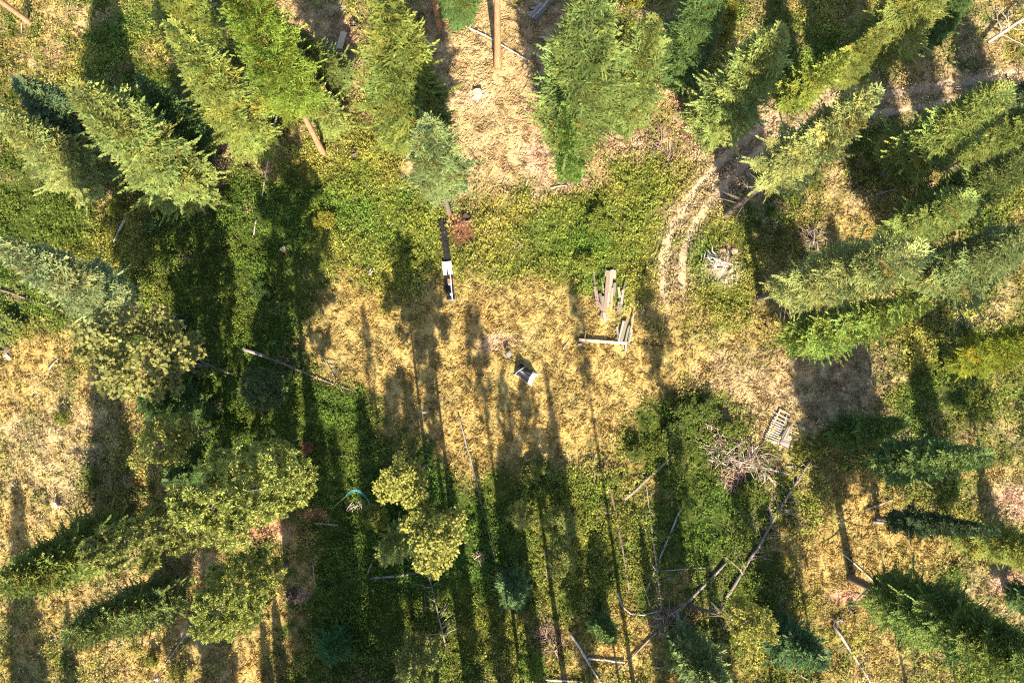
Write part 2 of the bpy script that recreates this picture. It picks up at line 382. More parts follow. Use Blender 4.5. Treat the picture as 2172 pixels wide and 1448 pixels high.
# the two worn ruts of the dirt track, each a ribbon a little above the turf
def rut(side):
    n = _k_fade1 - 6
    us = np.linspace(-0.62, 0.62, 11)
    V = []; T = []
    for i in range(n):
        wd = 0.95 + 0.5 * (vnoise(TRACK_S[i], side * 3.0, 0.4, 4) - 0.5)
        wd *= 1.0 if i < _k_fade0 else max(0.1, 1 - (i - _k_fade0) / (n - _k_fade0))
        for u in us:
            edge = 0.25 * abs(u) * (vnoise(TRACK_S[i] * 2.2, u * 3 + side * 9, 1.0, 6) - 0.5)
            p = TRACK[i] + TRACK_N[i] * (side * RUT + (u + edge) * wd * 0.8)
            V.append(p); T.append(abs(u) / 0.62)
    V = np.array(V); T = np.array(T)
    m = len(us)
    z = height(V[:, 0], V[:, 1]) - 0.05 + 0.075 - 0.055 * (1 - T ** 2) - 0.07 * (T > .95)
    _, cg, _ = field(V[:, 0], V[:, 1])
    dirt = np.array([0.385, 0.285, 0.185]) * (0.7 + 0.6 * fbm(V[:, 0], V[:, 1], 1.4, 71, 4))[:, None]
    k = np.clip((T - 0.25) / 0.7 + 1.3 * (fbm(V[:, 0], V[:, 1], 1.1, 77, 3) - .5), 0, 1)[:, None] * 0.95
    I = np.arange(n * m).reshape(n, m)
    F = np.stack([I[:-1, :-1], I[:-1, 1:], I[1:, 1:], I[1:, :-1]], -1).reshape(-1, 4)
    if side < 0: pass
    o = obj('dirt_track', mesh_np('dirt_track', np.column_stack([V, z]), F[:, ::-1], M_TRACK, dirt * (1 - k) + cg * k, True))
    tag(o, kind='structure')
rut(1); rut(-1)

# ------------------------------------------------------------------ grass and low plants
BARE = []      # (x, y, radius) kept free of grass
def bare_px(px, py, rpx): 
    p = at(px, py); BARE.append((p[0], p[1], rpx / ppm(p)))
for i in range(5): bare_px(1100 + i * 8, 790 + (i % 2) * 6, 19)
for t in np.linspace(0, 1, 26): bare_px(938 + 20 * t, 472 + 165 * t, 9)
for t in np.linspace(0, 1, 12): bare_px(1298 - 12 * t, 580 + 95 * t, 12)
for t in np.linspace(0, 1, 8): bare_px(1326 - 8 * t, 685 + 45 * t, 15)
for t in np.linspace(0, 1, 9): bare_px(1235 + 85 * t, 724 + 8 * t, 4)
bare_px(1518, 572, 24); bare_px(1078, 751, 8)
def allowed(x, y, wear_lim=0.35):
    ok = np.ones(len(x), bool)
    for bx, by, br in BARE: ok &= (x - bx) ** 2 + (y - by) ** 2 > br * br
    rw, _, _ = rut_wear(x, y)
    ok &= rw < wear_lim * 0.3 + rng.random(len(x)) ** 2 * 1.3
    return ok
X0, X1, Y0, Y1 = -52, 52, -31, 46
def scatter(n):
    x = rng.uniform(X0, X1, n); y = rng.uniform(Y0, Y1, n)
    px, py = project(x, y, np.zeros(n))
    k = (px > -90) & (px < 2262) & (py > -60) & (py < 1510)
    return x[k], y[k]
def blades(name, n, classes, lmin, lmax, width, flat, tintk, jitter):
    """Loose narrow blades, each a bent triangle pair, growing from the turf."""
    x, y = scatter(n)
    W, col, _ = field(x, y)
    p = W[:, classes].sum(1) * np.clip(3.2 * (fbm(x, y, 1.5, 144, 2) - .30), .12, 1)
    k = (rng.random(len(x)) < p) & allowed(x, y)
    x, y, col, W = x[k], y[k], col[k], W[k]
    n = len(x)
    # tussocks: blades of one neighbourhood share a leaning direction
    az = 2 * math.pi * 2.2 * fbm(x, y, 0.8, 91, 2) + rng.normal(0, 0.9, n)
    L = rng.uniform(lmin, lmax, n); el = rng.uniform(*flat, n)
    d = np.stack([np.cos(az) * np.cos(el), np.sin(az) * np.cos(el), np.sin(el)], 1)
    sd = np.stack([-np.sin(az), np.cos(az), 0 * az], 1)
    b = np.stack([x, y, height(x, y) + 0.0], 1)
    mid = b + d * (L * 0.55)[:, None]; mid[:, 2] += 0.05 * L
    tip = b + d * L[:, None]; tip[:, 2] -= 0.16 * L
    wv = (width * rng.uniform(0.7, 1.3, n))[:, None]
    V = np.stack([b - sd * wv * .5, b + sd * wv * .5, mid + sd * wv * .5, tip], 1).reshape(-1, 3)
    V2 = np.stack([mid - sd * wv * .5], 1)
    # quad (b-, b+, mid, tip) keeps it at two triangles a blade
    F = np.arange(4 * n).reshape(n, 4)
    t = col * tintk * (1 + rng.normal(0, jitter, n))[:, None].clip(0.35, 1.9)
    t = t * (1 + rng.normal(0, 0.06, (n, 3)))
    T = np.repeat(t, 4, 0).clip(0.004, 0.8)
    o = obj(name, mesh_np(name, V, F, M_GRASS, T)); tag(o, kind='stuff')
blades('dry_grass', 1000000, [0, 1], 0.2, 0.58, 0.026, (0.06, 0.8), 1.15, 0.24)
blades('green_grass', 330000, [2], 0.2, 0.55, 0.065, (0.2, 1.3), 1.2, 0.42)
def herbs(name, n, classes, lo, hi, leaf, nl, thr):
    """Low leafy plants: a handful of leaves round each stem, humped into patches."""
    x, y = scatter(n)
    W, col, _ = field(x, y)
    clump = .55 * fbm(x, y, 0.6, 123, 3) + .45 * fbm(x, y, 1.7, 133, 2)
    p = W[:, classes].sum(1) * np.clip((clump - thr) * 5 + .5, 0.34, 1)
    k = (rng.random(len(x)) < p) & allowed(x, y, 0.12)
    x, y, col, clump = x[k], y[k], col[k], clump[k]
    n = len(x)
    hh = lo + (hi - lo) * np.clip((clump - 0.35) * 2.4, 0, 1) * rng.uniform(0.5, 1.1, n)
    pt = (1.2 + rng.normal(0, 0.36, n)).clip(.45, 2.1)
    pc = col * pt[:, None]
    X = np.repeat(x, nl); Y = np.repeat(y, nl); H = np.repeat(hh, nl); m = len(X)
    th = rng.uniform(0, 2 * math.pi, m); rr = rng.uniform(0.02, 0.30, m) * (0.6 + H)
    z = height(X, Y) + H * rng.uniform(0.35, 1.0, m)
    c = np.stack([X + np.cos(th) * rr, Y + np.sin(th) * rr, z], 1)
    el = rng.normal(0.25, 0.45, m)
    d = np.stack([np.cos(th) * np.cos(el), np.sin(th) * np.cos(el), np.sin(el)], 1)
    roll = rng.normal(0, 0.5, m)
    sd = np.stack([-np.sin(th) * np.cos(roll), np.cos(th) * np.cos(roll), np.sin(roll)], 1)
    s = (leaf * rng.uniform(0.6, 1.4, m))[:, None]
    V = np.stack([c - d * s * .5, c + sd * s * .34, c + d * s * .6 - np.array([0, 0, .2]) * s, c - sd * s * .34], 1).reshape(-1, 3)
    F = np.arange(4 * m).reshape(m, 4)
    t = np.repeat(pc, nl, 0) * (1 + rng.normal(0, 0.16, m))[:, None].clip(.5, 1.6)
    g = (rng.random(m) < 0.06)[:, None]
    t = np.where(g, t * np.array([1.5, 1.35, 1.2]), t)
    T = np.repeat(t, 4, 0).clip(0.004, 0.6)
    o = obj(name, mesh_np(name, V, F, M_HERB, T)); tag(o, kind='stuff')
herbs('undergrowth', 170000, [2, 3], 0.06, 1.15, 0.15, 8, 0.44)

# ------------------------------------------------------------------ tree crowns
def diamonds(base, d, sd, L, wd, sag=0.0):
    """Leaf-shaped quads: base points, directions, side vectors."""
    L = np.asarray(L)[:, None]; wd = np.asarray(wd)[:, None]
    tip = base + d * L; tip[:, 2] -= sag * L[:, 0]
    mid = base + d * L * 0.45
    return np.stack([base, mid + sd * wd * .5, tip, mid - sd * wd * .5], 1)
def unit(v): return v / (np.linalg.norm(v, axis=-1, keepdims=True) + 1e-9)
def fir_crown(seed, H, R, start, whorl=0.60, nb=7, dens=0.15, twig=0.80, droop=0.28, up=0.55, wd=0.10, power=0.85, gap=0.0):
    """Tiers of boughs; each bough is a flat feathered frond of twigs with side twigs."""
    r = np.random.default_rng(seed)
    Q = []; T = []
    z = start * H
    lump = r.uniform(0.72, 1.15, (7, 12))
    while z < H * 0.985:
        t = (z - start * H) / (H * (1 - start))
        prof = (1 - t) ** power * min(1.0, 0.62 + t * 3.2)
        k_ = nb if t < 0.8 else 5
        az0 = r.uniform(0, 6.28)
        for b in range(k_):
            az = az0 + 2 * math.pi * b / k_ + r.uniform(-0.3, 0.3)
            if r.random() < gap: continue
            L = R * prof * r.uniform(0.60, 1.12) * lump[int(t * 6.99), int((az / (2 * math.pi) * 12) % 12)] + 0.18
            e0 = -droop * (1 - t) + up * t + r.normal(0, 0.09)
            zb = z + r.uniform(-.25, .25) * whorl
            n = max(3, int(L / dens))
            rel = np.linspace(0.10 if L > 0.6 else 0.0, 1, n); s = rel * L
            ca, sa = math.cos(az), math.sin(az); ce, se = math.cos(e0), math.sin(e0)
            P = np.stack([ca * s * ce, sa * s * ce, zb + s * se + 0.13 * rel ** 2 * L], 1)
            fwd = np.array([ca * ce, sa * ce, se + 0.2]); roll = r.normal(0, .3)
            lat = np.array([-sa * math.cos(roll), ca * math.cos(roll), math.sin(roll)])
            nrm = unit(np.cross(fwd, lat)[None])[0]; nrm = nrm if nrm[2] > 0 else -nrm
            bt = r.uniform(0.72, 1.25); hue = r.normal(0, .07)
            if r.random() < .04: hue += .35; bt *= .75          # a browned bough
            def put(P, d, sd, L_, W_, tt):
                Q.append(diamonds(P, d, sd, L_, W_, 0.08))
                T.append(np.stack([tt * (1 + hue), tt, tt * (1 - hue * .5)], 1))
            base = twig * min(1.0, 0.42 + L / 2.4) * np.sin(np.clip(.28 + rel * .95, 0, 1) * math.pi) ** .8 + 0.12
            young = 0.88 + 0.30 * rel
            for sgn in (-1, 1):
                tl = base * r.uniform(0.75, 1.2, n)
                ang = sgn * r.uniform(0.70, 0.98, n)
                d = unit(np.cos(ang)[:, None] * fwd + np.sin(ang)[:, None] * lat + r.normal(0, 0.09, (n, 3)))
                sd = unit(np.cross(d, nrm + r.normal(0, 0.3, (n, 3))))
                put(P, d, sd, tl, wd * r.uniform(.85, 1.25, n), bt * young * r.uniform(.75, 1.25, n))
                for f in (0.30, 0.62):
                    k = tl > 0.28; m = k.sum()
                    if m == 0: continue
                    P2 = P[k] + d[k] * (tl[k] * f)[:, None]
                    for s2g in (-1, 1):
                        a2 = s2g * r.uniform(.6, .95, m)
                        d2 = unit(np.cos(a2)[:, None] * d[k] + np.sin(a2)[:, None] * sd[k] + r.uniform(-.1, .3, m)[:, None] * nrm)
                        s2 = unit(np.cross(d2, nrm + r.normal(0, .35, (m, 3))))
                        put(P2, d2, s2, tl[k] * r.uniform(.32, .5, m) + .05, wd * .8 * r.uniform(.85, 1.2, m), bt * young[k] * r.uniform(.85, 1.4, m))
            dd = unit(fwd + r.normal(0, .15, (n, 3)) + np.array([0, 0, .25]))
            put(P, dd, unit(np.cross(dd, nrm + r.normal(0, .4, (n, 3)))), np.full(n, .26) * min(1, .6 + L / 3), np.full(n, wd * 1.1), bt * young * r.uniform(.85, 1.35, n))
        z += whorl * r.uniform(0.8, 1.2) * (1.0 - 0.5 * t)
    V = np.concatenate(Q).reshape(-1, 3); T = np.concatenate(T)
    F = np.arange(len(V)).reshape(-1, 4)
    return mesh_np('crown', V, F, M_NEEDLE, np.repeat(T, 4, 0))
def trunk_mesh(seed, H, r0, mat, limbs=10, limb_from=0.2, limb_to=0.9, R=1.5, curve=0.0):
    r = np.random.default_rng(seed)
    b = Build(); n = 12
    zs = np.linspace(0, H * 0.97, n)
    off = np.cumsum(r.normal(0, 0.02 + curve, (n, 2)), 0) * (zs / H)[:, None]
    pts = np.column_stack([off, zs]); pts[0, 2] = -0.25
    rad = r0 * (1 - zs / H) ** 0.8 + 0.015; rad[0] *= 1.45; 
    pts = np.vstack([pts[:1], [[off[0, 0], off[0, 1], 0.35]], pts[1:]]); rad = np.concatenate([[rad[0]], [r0 * 1.08], rad[1:]])
    b.tube(pts, rad, 9, lumps=0.05)
    for i in range(limbs):
        t = limb_from + (limb_to - limb_from) * (i + r.random()) / max(1, limbs); z = t * H
        az = r.uniform(0, 2 * math.pi); L = R * (1 - t) ** 0.7 * r.uniform(.6, 1)
        p0 = np.array([np.interp(z, zs, off[:, 0]), np.interp(z, zs, off[:, 1]), z])
        e = r.uniform(-.15, .35)
        d = np.array([math.cos(az) * math.cos(e), math.sin(az) * math.cos(e), math.sin(e)])
        b.tube([p0, p0 + d * L * .5 + [0, 0, -.04 * L], p0 + d * L], [0.028 + r0 * .14, 0.02 + r0 * .07, 0.008], 5)
    return b.mesh('trunk', mat, True)
def pine_crown(seed, H, R, start, tufts=420, tr=0.42, needles=46, gap=0.25):
    """Long-needled pine: round brushes of needles at the ends of the limbs."""
    r = np.random.default_rng(seed)
    C_ = []; D_ = []
    nl = 34
    for i in range(nl):
        t = (i + r.random()) / nl; z = H * (start + (1 - start) * t)
        if r.random() < gap * (1 - t): continue
        L = R * (math.sin(math.pi * min(1, 0.22 + t * 0.78)) ** 0.7) * r.uniform(.65, 1.1) + .3
        az = i * 2.4 + r.uniform(-.4, .4); e = -0.1 + 0.7 * t + r.normal(0, .12)
        k = max(4, int(tufts / nl))
        s = L * np.sqrt(r.uniform(0.08, 1, k)); a = az + r.normal(0, 0.30, k) * (1.15 - s / L * .3)
        P = np.stack([np.cos(a) * s, np.sin(a) * s, z + s * math.sin(e) + r.normal(0, .22, k) + .12 * s], 1)
        C_.append(P); D_.append(np.stack([np.cos(a) * .7, np.sin(a) * .7, np.full(k, .75)], 1))
    P = np.concatenate(C_); D = unit(np.concatenate(D_) + r.normal(0, .25, (len(P), 3))); n = len(P)
    size = tr * r.uniform(.7, 1.2, n); tt = r.uniform(.72, 1.25, n)
    P = np.repeat(P, needles, 0); D = np.repeat(D, needles, 0); size = np.repeat(size, needles); m = len(P)
    d = unit(r.normal(0, 1, (m, 3)) * .8 + D * .6)
    sd = unit(np.cross(d, r.normal(0, 1, (m, 3))))
    L = size * r.uniform(.8, 1.1, m); wv = 0.075 * r.uniform(.8, 1.2, m)
    b0 = P - D * (size * .12)[:, None]
    V = np.stack([b0, b0 + d * L[:, None] * .6 + sd * wv[:, None] * .6, b0 + d * L[:, None], b0 + d * L[:, None] * .6 - sd * wv[:, None] * .6], 1).reshape(-1, 3)
    T = np.repeat(tt, needles) * r.uniform(.85, 1.2, m)
    return mesh_np('crown', V, np.arange(len(V)).reshape(-1, 4), M_NEEDLE, np.repeat(T[:, None] * np.ones(3), 4, 0))
def leafy_crown(seed, H, R, start, clumps=70, per=85, leaf=0.22, cr=0.55, shell=0.55):
    """Broad-leaved crown: clumps of leaves through the crown's volume."""
    r = np.random.default_rng(seed)
    Q = []; T = []
    hz = H * (1 - start) / 2; zc = H * start + hz
    for i in range(clumps):
        u = unit(r.normal(0, 1, 3)); rad = r.uniform(shell, 1.0)
        c = np.array([u[0] * R * rad, u[1] * R * rad, zc + u[2] * hz * rad])
        k = int(per * r.uniform(.6, 1.3)); q = cr * r.uniform(.6, 1.2)
        v = unit(r.normal(0, 1, (k, 3))) * (r.random(k) ** .45)[:, None] * q
        v[:, 2] *= .65
        P = c + v
        d = unit(r.normal(0, 1, (k, 3)) * np.array([1, 1, .45]) + u * .4)
        nrm = unit(np.array([0, 0, 1.0]) + r.normal(0, .55, (k, 3)))
        sd = unit(np.cross(d, nrm))
        L = leaf * r.uniform(.7, 1.3, k)
        Q.append(diamonds(P, d, sd, L, L * .8, 0.1)); T.append(r.uniform(.85, 1.15) * r.uniform(.75, 1.25, k))
    V = np.concatenate(Q).reshape(-1, 3); T = np.concatenate(T)
    return mesh_np('crown', V, np.arange(len(V)).reshape(-1, 4), M_LEAF, np.repeat(T[:, None] * np.ones(3), 4, 0))

PROTO = {}    # name -> (crown mesh, trunk mesh, height, crown diameter, crown start)
def proto(name, crown, trunk, H, D, start): PROTO[name] = (crown, trunk, H, D, start)
BT = M_BARK
proto('fir1', fir_crown(1, 18, 2.9, .08), trunk_mesh(1, 18, .24, BT, 26, .1, .9, 2.2), 18, 5.0, .08)
proto('fir2', fir_crown(2, 18, 3.0, .12, power=.72, whorl=.64), trunk_mesh(2, 18, .26, BT, 26, .1, .9, 2.2), 18, 5.2, .12)
proto('fir3', fir_crown(3, 18, 2.7, .18, power=.95, droop=.15, up=.7), trunk_mesh(3, 18, .24, BT, 26, .08, .9, 2.0), 18, 4.6, .18)
proto('larch1', fir_crown(5, 20, 3.0, .2, whorl=.72, nb=7, twig=.95, droop=.1, up=.6, wd=.085, power=.6, gap=.12), trunk_mesh(5, 20, .24, BT, 50, .12, .92, 2.8), 20, 5.2, .2)
proto('larch2', fir_crown(6, 20, 3.1, .28, whorl=.76, nb=7, twig=1.0, droop=.2, up=.5, wd=.085, power=.5, gap=.15), trunk_mesh(6, 20, .24, BT, 50, .15, .92, 2.8), 20, 5.4, .28)
proto('firolive', fir_crown(21, 22, 3.2, .46, power=.62), trunk_mesh(21, 22, .27, BT, 44, .12, .9, 2.3), 22, 5.7, .46)
proto('firround', fir_crown(24, 13, 3.1, .05, power=.55, whorl=.5, nb=8), trunk_mesh(24, 13, .24, BT, 26, .1, .9, 2.2), 13, 5.4, .05)
proto('firbig', fir_crown(22, 24, 5.0, .26, power=.7, whorl=.7, nb=9, twig=1.0), trunk_mesh(22, 24, .34, BT, 44, .12, .9, 3.6), 24, 9.2, .26)
proto('larchhigh', fir_crown(23, 24, 3.4, .40, whorl=.66, nb=8, twig=.95, droop=.15, up=.6, wd=.09, power=.6, gap=.06), trunk_mesh(23, 24, .26, M_PINEBARK, 40, .40, .92, 2.6), 24, 6.2, .40)
proto('youngfir', fir_crown(7, 7, 1.7, .03, whorl=.34, nb=7, dens=.11, twig=.5, wd=.075), trunk_mesh(7, 7, .1, BT, 10, .1, .9, 1.2), 7, 3.0, .03)
proto('pine1', pine_crown(8, 20, 3.5, .38, 1150, .42, 38, .06), trunk_mesh(8, 20, .26, M_BARK, 40, .38, .97, 3.0), 20, 6.6, .38)
proto('pine2', pine_crown(9, 20, 3.0, .16, 1150, .40, 38, .04), trunk_mesh(9, 20, .26, M_BARK, 40, .16, .97, 2.6), 20, 5.8, .16)
proto('tallpine', pine_crown(10, 26, 2.6, .62, 420), trunk_mesh(10, 26, .34, M_PINEBARK, 20, .6, .97, 3.2), 26, 5.2, .62)
proto('polepine', pine_crown(11, 24, 1.1, .74, 110, .36), trunk_mesh(11, 24, .17, M_BARK, 16, .55, .97, 1.6), 24, 2.3, .74)
proto('leafy1', leafy_crown(12, 10, 2.3, .25, 80, 90), trunk_mesh(12, 9, .12, M_BARK, 16, .2, .85, 2.6), 10, 4.8, .25)
proto('leafy2', leafy_crown(13, 12, 2.1, .35, 64, 90, .2), trunk_mesh(13, 11, .13, M_BARK, 22, .25, .88, 2.4), 12, 4.4, .35)
proto('yellow', leafy_crown(14, 16, 2.6, .55, 75, 80, .24, .6, .35), trunk_mesh(14, 15, .14, M_BARK, 24, .5, .92, 3.0), 16, 5.2, .55)
proto('bush1', leafy_crown(15, 2.2, 1.2, .05, 40, 46, .18, .42, .5), trunk_mesh(15, 1.8, .04, M_BARK, 8, .1, .8, 1.2), 2.2, 2.7, .05)
proto('bush2', leafy_crown(16, 3.0, 1.1, .10, 44, 46, .17, .36, .5), trunk_mesh(16, 2.6, .05, M_BARK, 8, .1, .8, 1.2), 3.0, 2.5, .10)

# foliage colours (reflectance of the needles or leaves themselves)
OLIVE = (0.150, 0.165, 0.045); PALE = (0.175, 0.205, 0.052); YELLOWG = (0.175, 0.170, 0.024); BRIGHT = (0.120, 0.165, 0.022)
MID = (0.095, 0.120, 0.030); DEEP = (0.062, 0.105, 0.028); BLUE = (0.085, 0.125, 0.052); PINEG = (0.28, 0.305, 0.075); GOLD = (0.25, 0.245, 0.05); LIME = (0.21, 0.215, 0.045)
def tree(kind, B, T, W, colr, name, cat, label, group=None, sink=0.0, hh=None):
    """Tree from its foot (pixel B), its top (pixel T) and its crown's width in pixels; stands where those say."""
    crown, trunk, H, D, start = PROTO[kind]
    P = at(*B)
    d = ray(*T)
    # nearest approach of the line of sight through the top to the vertical above the foot
    k = d[:2] @ P[:2] / (d[:2] @ d[:2])
    A = CPOS + d * (k if hh is None else (P[2] + hh - CAM_H) / d[2])
    h = max(1.0, A[2] - P[2])
    lean = A[:2] - P[:2]
    mx = (0.23 if kind == 'yellow' else 0.11) * h
    ln = np.linalg.norm(lean)
    if ln > mx: lean *= mx / ln
    axis = np.array([lean[0], lean[1], h])
    zw = P + axis * (start + 0.22 * (1 - start))
    Dm = W / ppm(zw)
    root = bpy.data.objects.new(name, None); COL.objects.link(root)
    root.empty_display_size = 0.5
    root.location = P - np.array([0, 0, sink])
    root.rotation_euler = align(axis, rng.uniform(0, 6.28)).to_euler()
    sxy = Dm / D; sz = np.linalg.norm(axis) / H
    tag(root, label, cat, group)
    st = min(max(sz, 0.35), 1.4)
    obj('trunk', trunk, root, scale=(max(st, sxy * .8),) * 2 + (sz,))
    j = rng.uniform(.93, 1.07)
    obj('crown', crown, root, scale=(sxy, sxy, sz), color=tuple(c * j for c in colr))
    return root, h, Dm
FIRS = 'firs round the clearing'; PINES = 'long-needled pines'; LEAFY = 'leafy trees and saplings'; BUSH = 'bushes on the forest floor'
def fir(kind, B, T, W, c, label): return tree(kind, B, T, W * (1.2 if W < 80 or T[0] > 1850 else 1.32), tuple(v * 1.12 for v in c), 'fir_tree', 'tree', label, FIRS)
# --- top left
fir('fir1', (548, 305), (363, 50), 132, (.155, .185, .04), 'yellow-green fir just above the pinkish bare ground, second cone right of the blue-green ones')
fir('fir2', (432, 425), (158, 182), 155, PALE, 'large pale green fir, widest of the cones near the upper left corner')
fir('fir3', (236, 405), (-15, 230), 128, (.185, .205, .06), 'olive fir lying across the left edge below the dark blue-green fir')
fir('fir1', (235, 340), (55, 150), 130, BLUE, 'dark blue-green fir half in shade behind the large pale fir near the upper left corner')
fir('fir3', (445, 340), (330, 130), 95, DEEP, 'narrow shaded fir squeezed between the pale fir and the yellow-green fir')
fir('larch1', (452, 120), (330, -70), 120, (.165, .195, .038), 'yellow-green fir crown cut by the top edge above the shaded hollow')
fir('larchhigh', (686, 326), (478, -85), 150, BRIGHT, 'tall vivid green fir on a long bare orange trunk, crown cut by the top edge')
fir('fir2', (726, 196), (598, 66), 92, MID, 'mid green fir tucked against the vivid green fir near the weathered board')
fir('youngfir', (712, 272), (642, 160), 78, PALE, 'small pale blue-green fir beside the long bare orange trunk')
fir('fir2', (885, 312), (815, -14), 165, (.125, .15, .03), 'broad green fir pointing straight at the top edge beside the shaded orange trunks')
fir('fir3', (938, 300), (895, 120), 60, DEEP, 'slim dark green fir hugging the shaded side of the broad green fir')
fir('firolive', (953, 455), (905, 262), 126, (.13, .165, .055), 'round blue-green fir above the black trough with dead grey lower branches')
fir('fir1', (985, 40), (930, -150), 90, DEEP, 'fir at the top edge just left of the shaded orange trunks')
# --- top middle
fir('larch1', (1200, 322), (1262, -4), 168, (.12, .16, .04), 'large feathery green fir left of the dead fallen tree, its tip at the top edge')
fir('fir3', (1214, 392), (1192, 222), 74, (.085, .135, .025), 'narrow deep green fir pointing down into the clearing below the feathery fir')
fir('fir2', (1312, 268), (1386, 42), 118, (.135, .165, .04), 'medium green fir standing over the split pale stump')
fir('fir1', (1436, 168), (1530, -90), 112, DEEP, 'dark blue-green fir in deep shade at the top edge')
fir('youngfir', (1532, 86), (1556, -10), 40, YELLOWG, 'thin yellow-green sapling catching the sun between the dark fir and pale fir')
fir('fir2', (1494, 286), (1656, 66), 138, PALE, 'pale silvery green fir on the uphill side of the shaded track bend')
fir('youngfir', (1672, 212), (1795, 112), 80, (.155, .185, .03), 'sunny yellow-green young fir above the sunlit patch of track')
fir('firolive', (1541, 455), (1856, 196), 138, (.195, .205, .062), 'big pale olive fir leaning over the track bend on a grey bare trunk')
fir('larch2', (1815, 150), (2010, -70), 140, (.145, .16, .035), 'feathery yellow-green fir along the top edge above the shaded straight of the track')
fir('larch1', (1770, 190), (1868, 60), 82, (.145, .165, .035), 'small feathery fir below the yellow-green one, beside the shaded straight of the track')
fir('fir1', (1960, 90), (2085, -60), 74, DEEP, 'dark fir at the top edge between the feathery fir and the bleached snag')
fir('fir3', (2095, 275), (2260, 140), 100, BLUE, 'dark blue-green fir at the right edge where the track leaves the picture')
# --- right
fir('larch1', (1868, 372), (2135, 190), 140, (.16, .195, .045), 'spiky-topped green fir below the shaded straight of the track')
fir('larch2', (2000, 365), (2260, 215), 110, (.125, .155, .035), 'green fir at the right edge just below the spiky-topped fir')
fir('larch1', (1915, 480), (2215, 320), 120, MID, 'mid green fir at the right edge above the small earth mound')
fir('larch2', (1868, 510), (2060, 420), 118, (.14, .175, .042), 'green fir with a patch of orange needles above the small earth mound')
fir('larch1', (1945, 612), (2190, 500), 146, (.14, .17, .055), 'greyish green fir at the right edge beside the small earth mound')
fir('larch2', (1612, 633), (1955, 535), 140, (.175, .195, .06), 'feathery sage-green fir whose bare trunk leans from the golden grass')
fir('fir2', (1672, 728), (1966, 642), 116, (.15, .195, .035), 'dense green fir just below the sage-green one, tip aimed at the white flowers')
fir('larch1', (2000, 778), (2245, 690), 100, (.16, .185, .02), 'vivid yellow-green fir at the right edge on a dark bare trunk')
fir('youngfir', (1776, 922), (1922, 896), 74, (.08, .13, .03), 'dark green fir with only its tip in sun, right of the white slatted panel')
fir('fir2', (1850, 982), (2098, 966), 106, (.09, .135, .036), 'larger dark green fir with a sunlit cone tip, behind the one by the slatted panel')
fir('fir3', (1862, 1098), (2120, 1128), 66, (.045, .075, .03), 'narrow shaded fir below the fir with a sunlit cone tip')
fir('larch1', (2015, 1130), (2250, 1185), 96, (.16, .175, .035), 'yellow-green fir at the right edge below the bare pinkish ground')
fir('firbig', (1806, 1226), (2265, 1440), 190, (.105, .145, .03), 'very large green fir filling the lower right corner on a dark leaning trunk')
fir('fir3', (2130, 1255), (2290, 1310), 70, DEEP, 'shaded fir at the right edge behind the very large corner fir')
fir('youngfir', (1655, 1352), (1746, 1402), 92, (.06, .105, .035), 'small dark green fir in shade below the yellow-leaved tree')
# --- left
fir('fir3', (292, 662), (-22, 488), 122, (.18, .21, .085), 'long pale fir stretching to the left edge above the sunlit meadow')
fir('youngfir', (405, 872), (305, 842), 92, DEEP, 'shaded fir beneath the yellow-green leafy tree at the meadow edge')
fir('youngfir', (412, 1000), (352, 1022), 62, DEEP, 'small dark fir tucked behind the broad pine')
fir('firround', (246, 1136), (6, 1240), 124, (.125, .155, .03), 'dark-backed fir with a pointed tip farthest toward the lower left meadow')
fir('firround', (372, 1258), (146, 1348), 104, (.125, .155, .04), 'blue-green fir in the lower left meadow below the pointed fir')
# --- middle and bottom
fir('youngfir', (855, 1136), (816, 1184), 78, PALE, 'small pale green fir among shaded shrubs left of the lower golden crown')
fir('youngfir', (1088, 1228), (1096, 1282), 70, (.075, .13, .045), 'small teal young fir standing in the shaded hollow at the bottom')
fir('youngfir', (1440, 1372), (1548, 1458), 98, (.12, .16, .05), 'pale green young fir at the bottom edge near the crossing logs')
fir('youngfir', (1270, 1318), (1312, 1352), 56, (.09, .14, .035), 'little green fir beside the long trunk shadow near the bottom')
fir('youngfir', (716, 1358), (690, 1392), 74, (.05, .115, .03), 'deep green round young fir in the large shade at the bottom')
# --- pines
def pine(kind, B, T, W, c, label, hh=None): return tree(kind, B, T, W, c, 'pine_tree', 'tree', label, PINES, hh=hh)
pine('pine1', (664, 1002), (424, 1066), 182, PINEG, 'broadest long-needled pine, its crown next to the turquoise hammock', hh=22)
pine('pine2', (502, 1092), (178, 1174), 108, (.25, .265, .075), 'long-needled pine between the broadest pine and the dark-backed fir')
pine('pine1', (607, 1196), (436, 1304), 140, PINEG, 'long-needled pine above the split stump on pinkish soil', hh=16.5)
pine('tallpine', (1056, 140), (1050, -360), 130, PINEG, 'tall pine at the top edge with a straight bare orange trunk in full sun')
pine('tallpine', (932, 56), (840, -430), 120, PINEG, 'tall pine at the top edge with an orange trunk half in shade')
pine('tallpine', (920, 22), (850, -430), 110, PINEG, 'pine at the top edge with a dark reddish trunk close beside another orange trunk')
pine('tallpine', (66, 50), (-420, -310), 120, PINEG, 'pine with a pale bare trunk leaving the picture at the upper left corner')
pine('tallpine', (2138, 1257), (2560, 1400), 120, PINEG, 'pine with a dark trunk leaving the picture at the right edge')
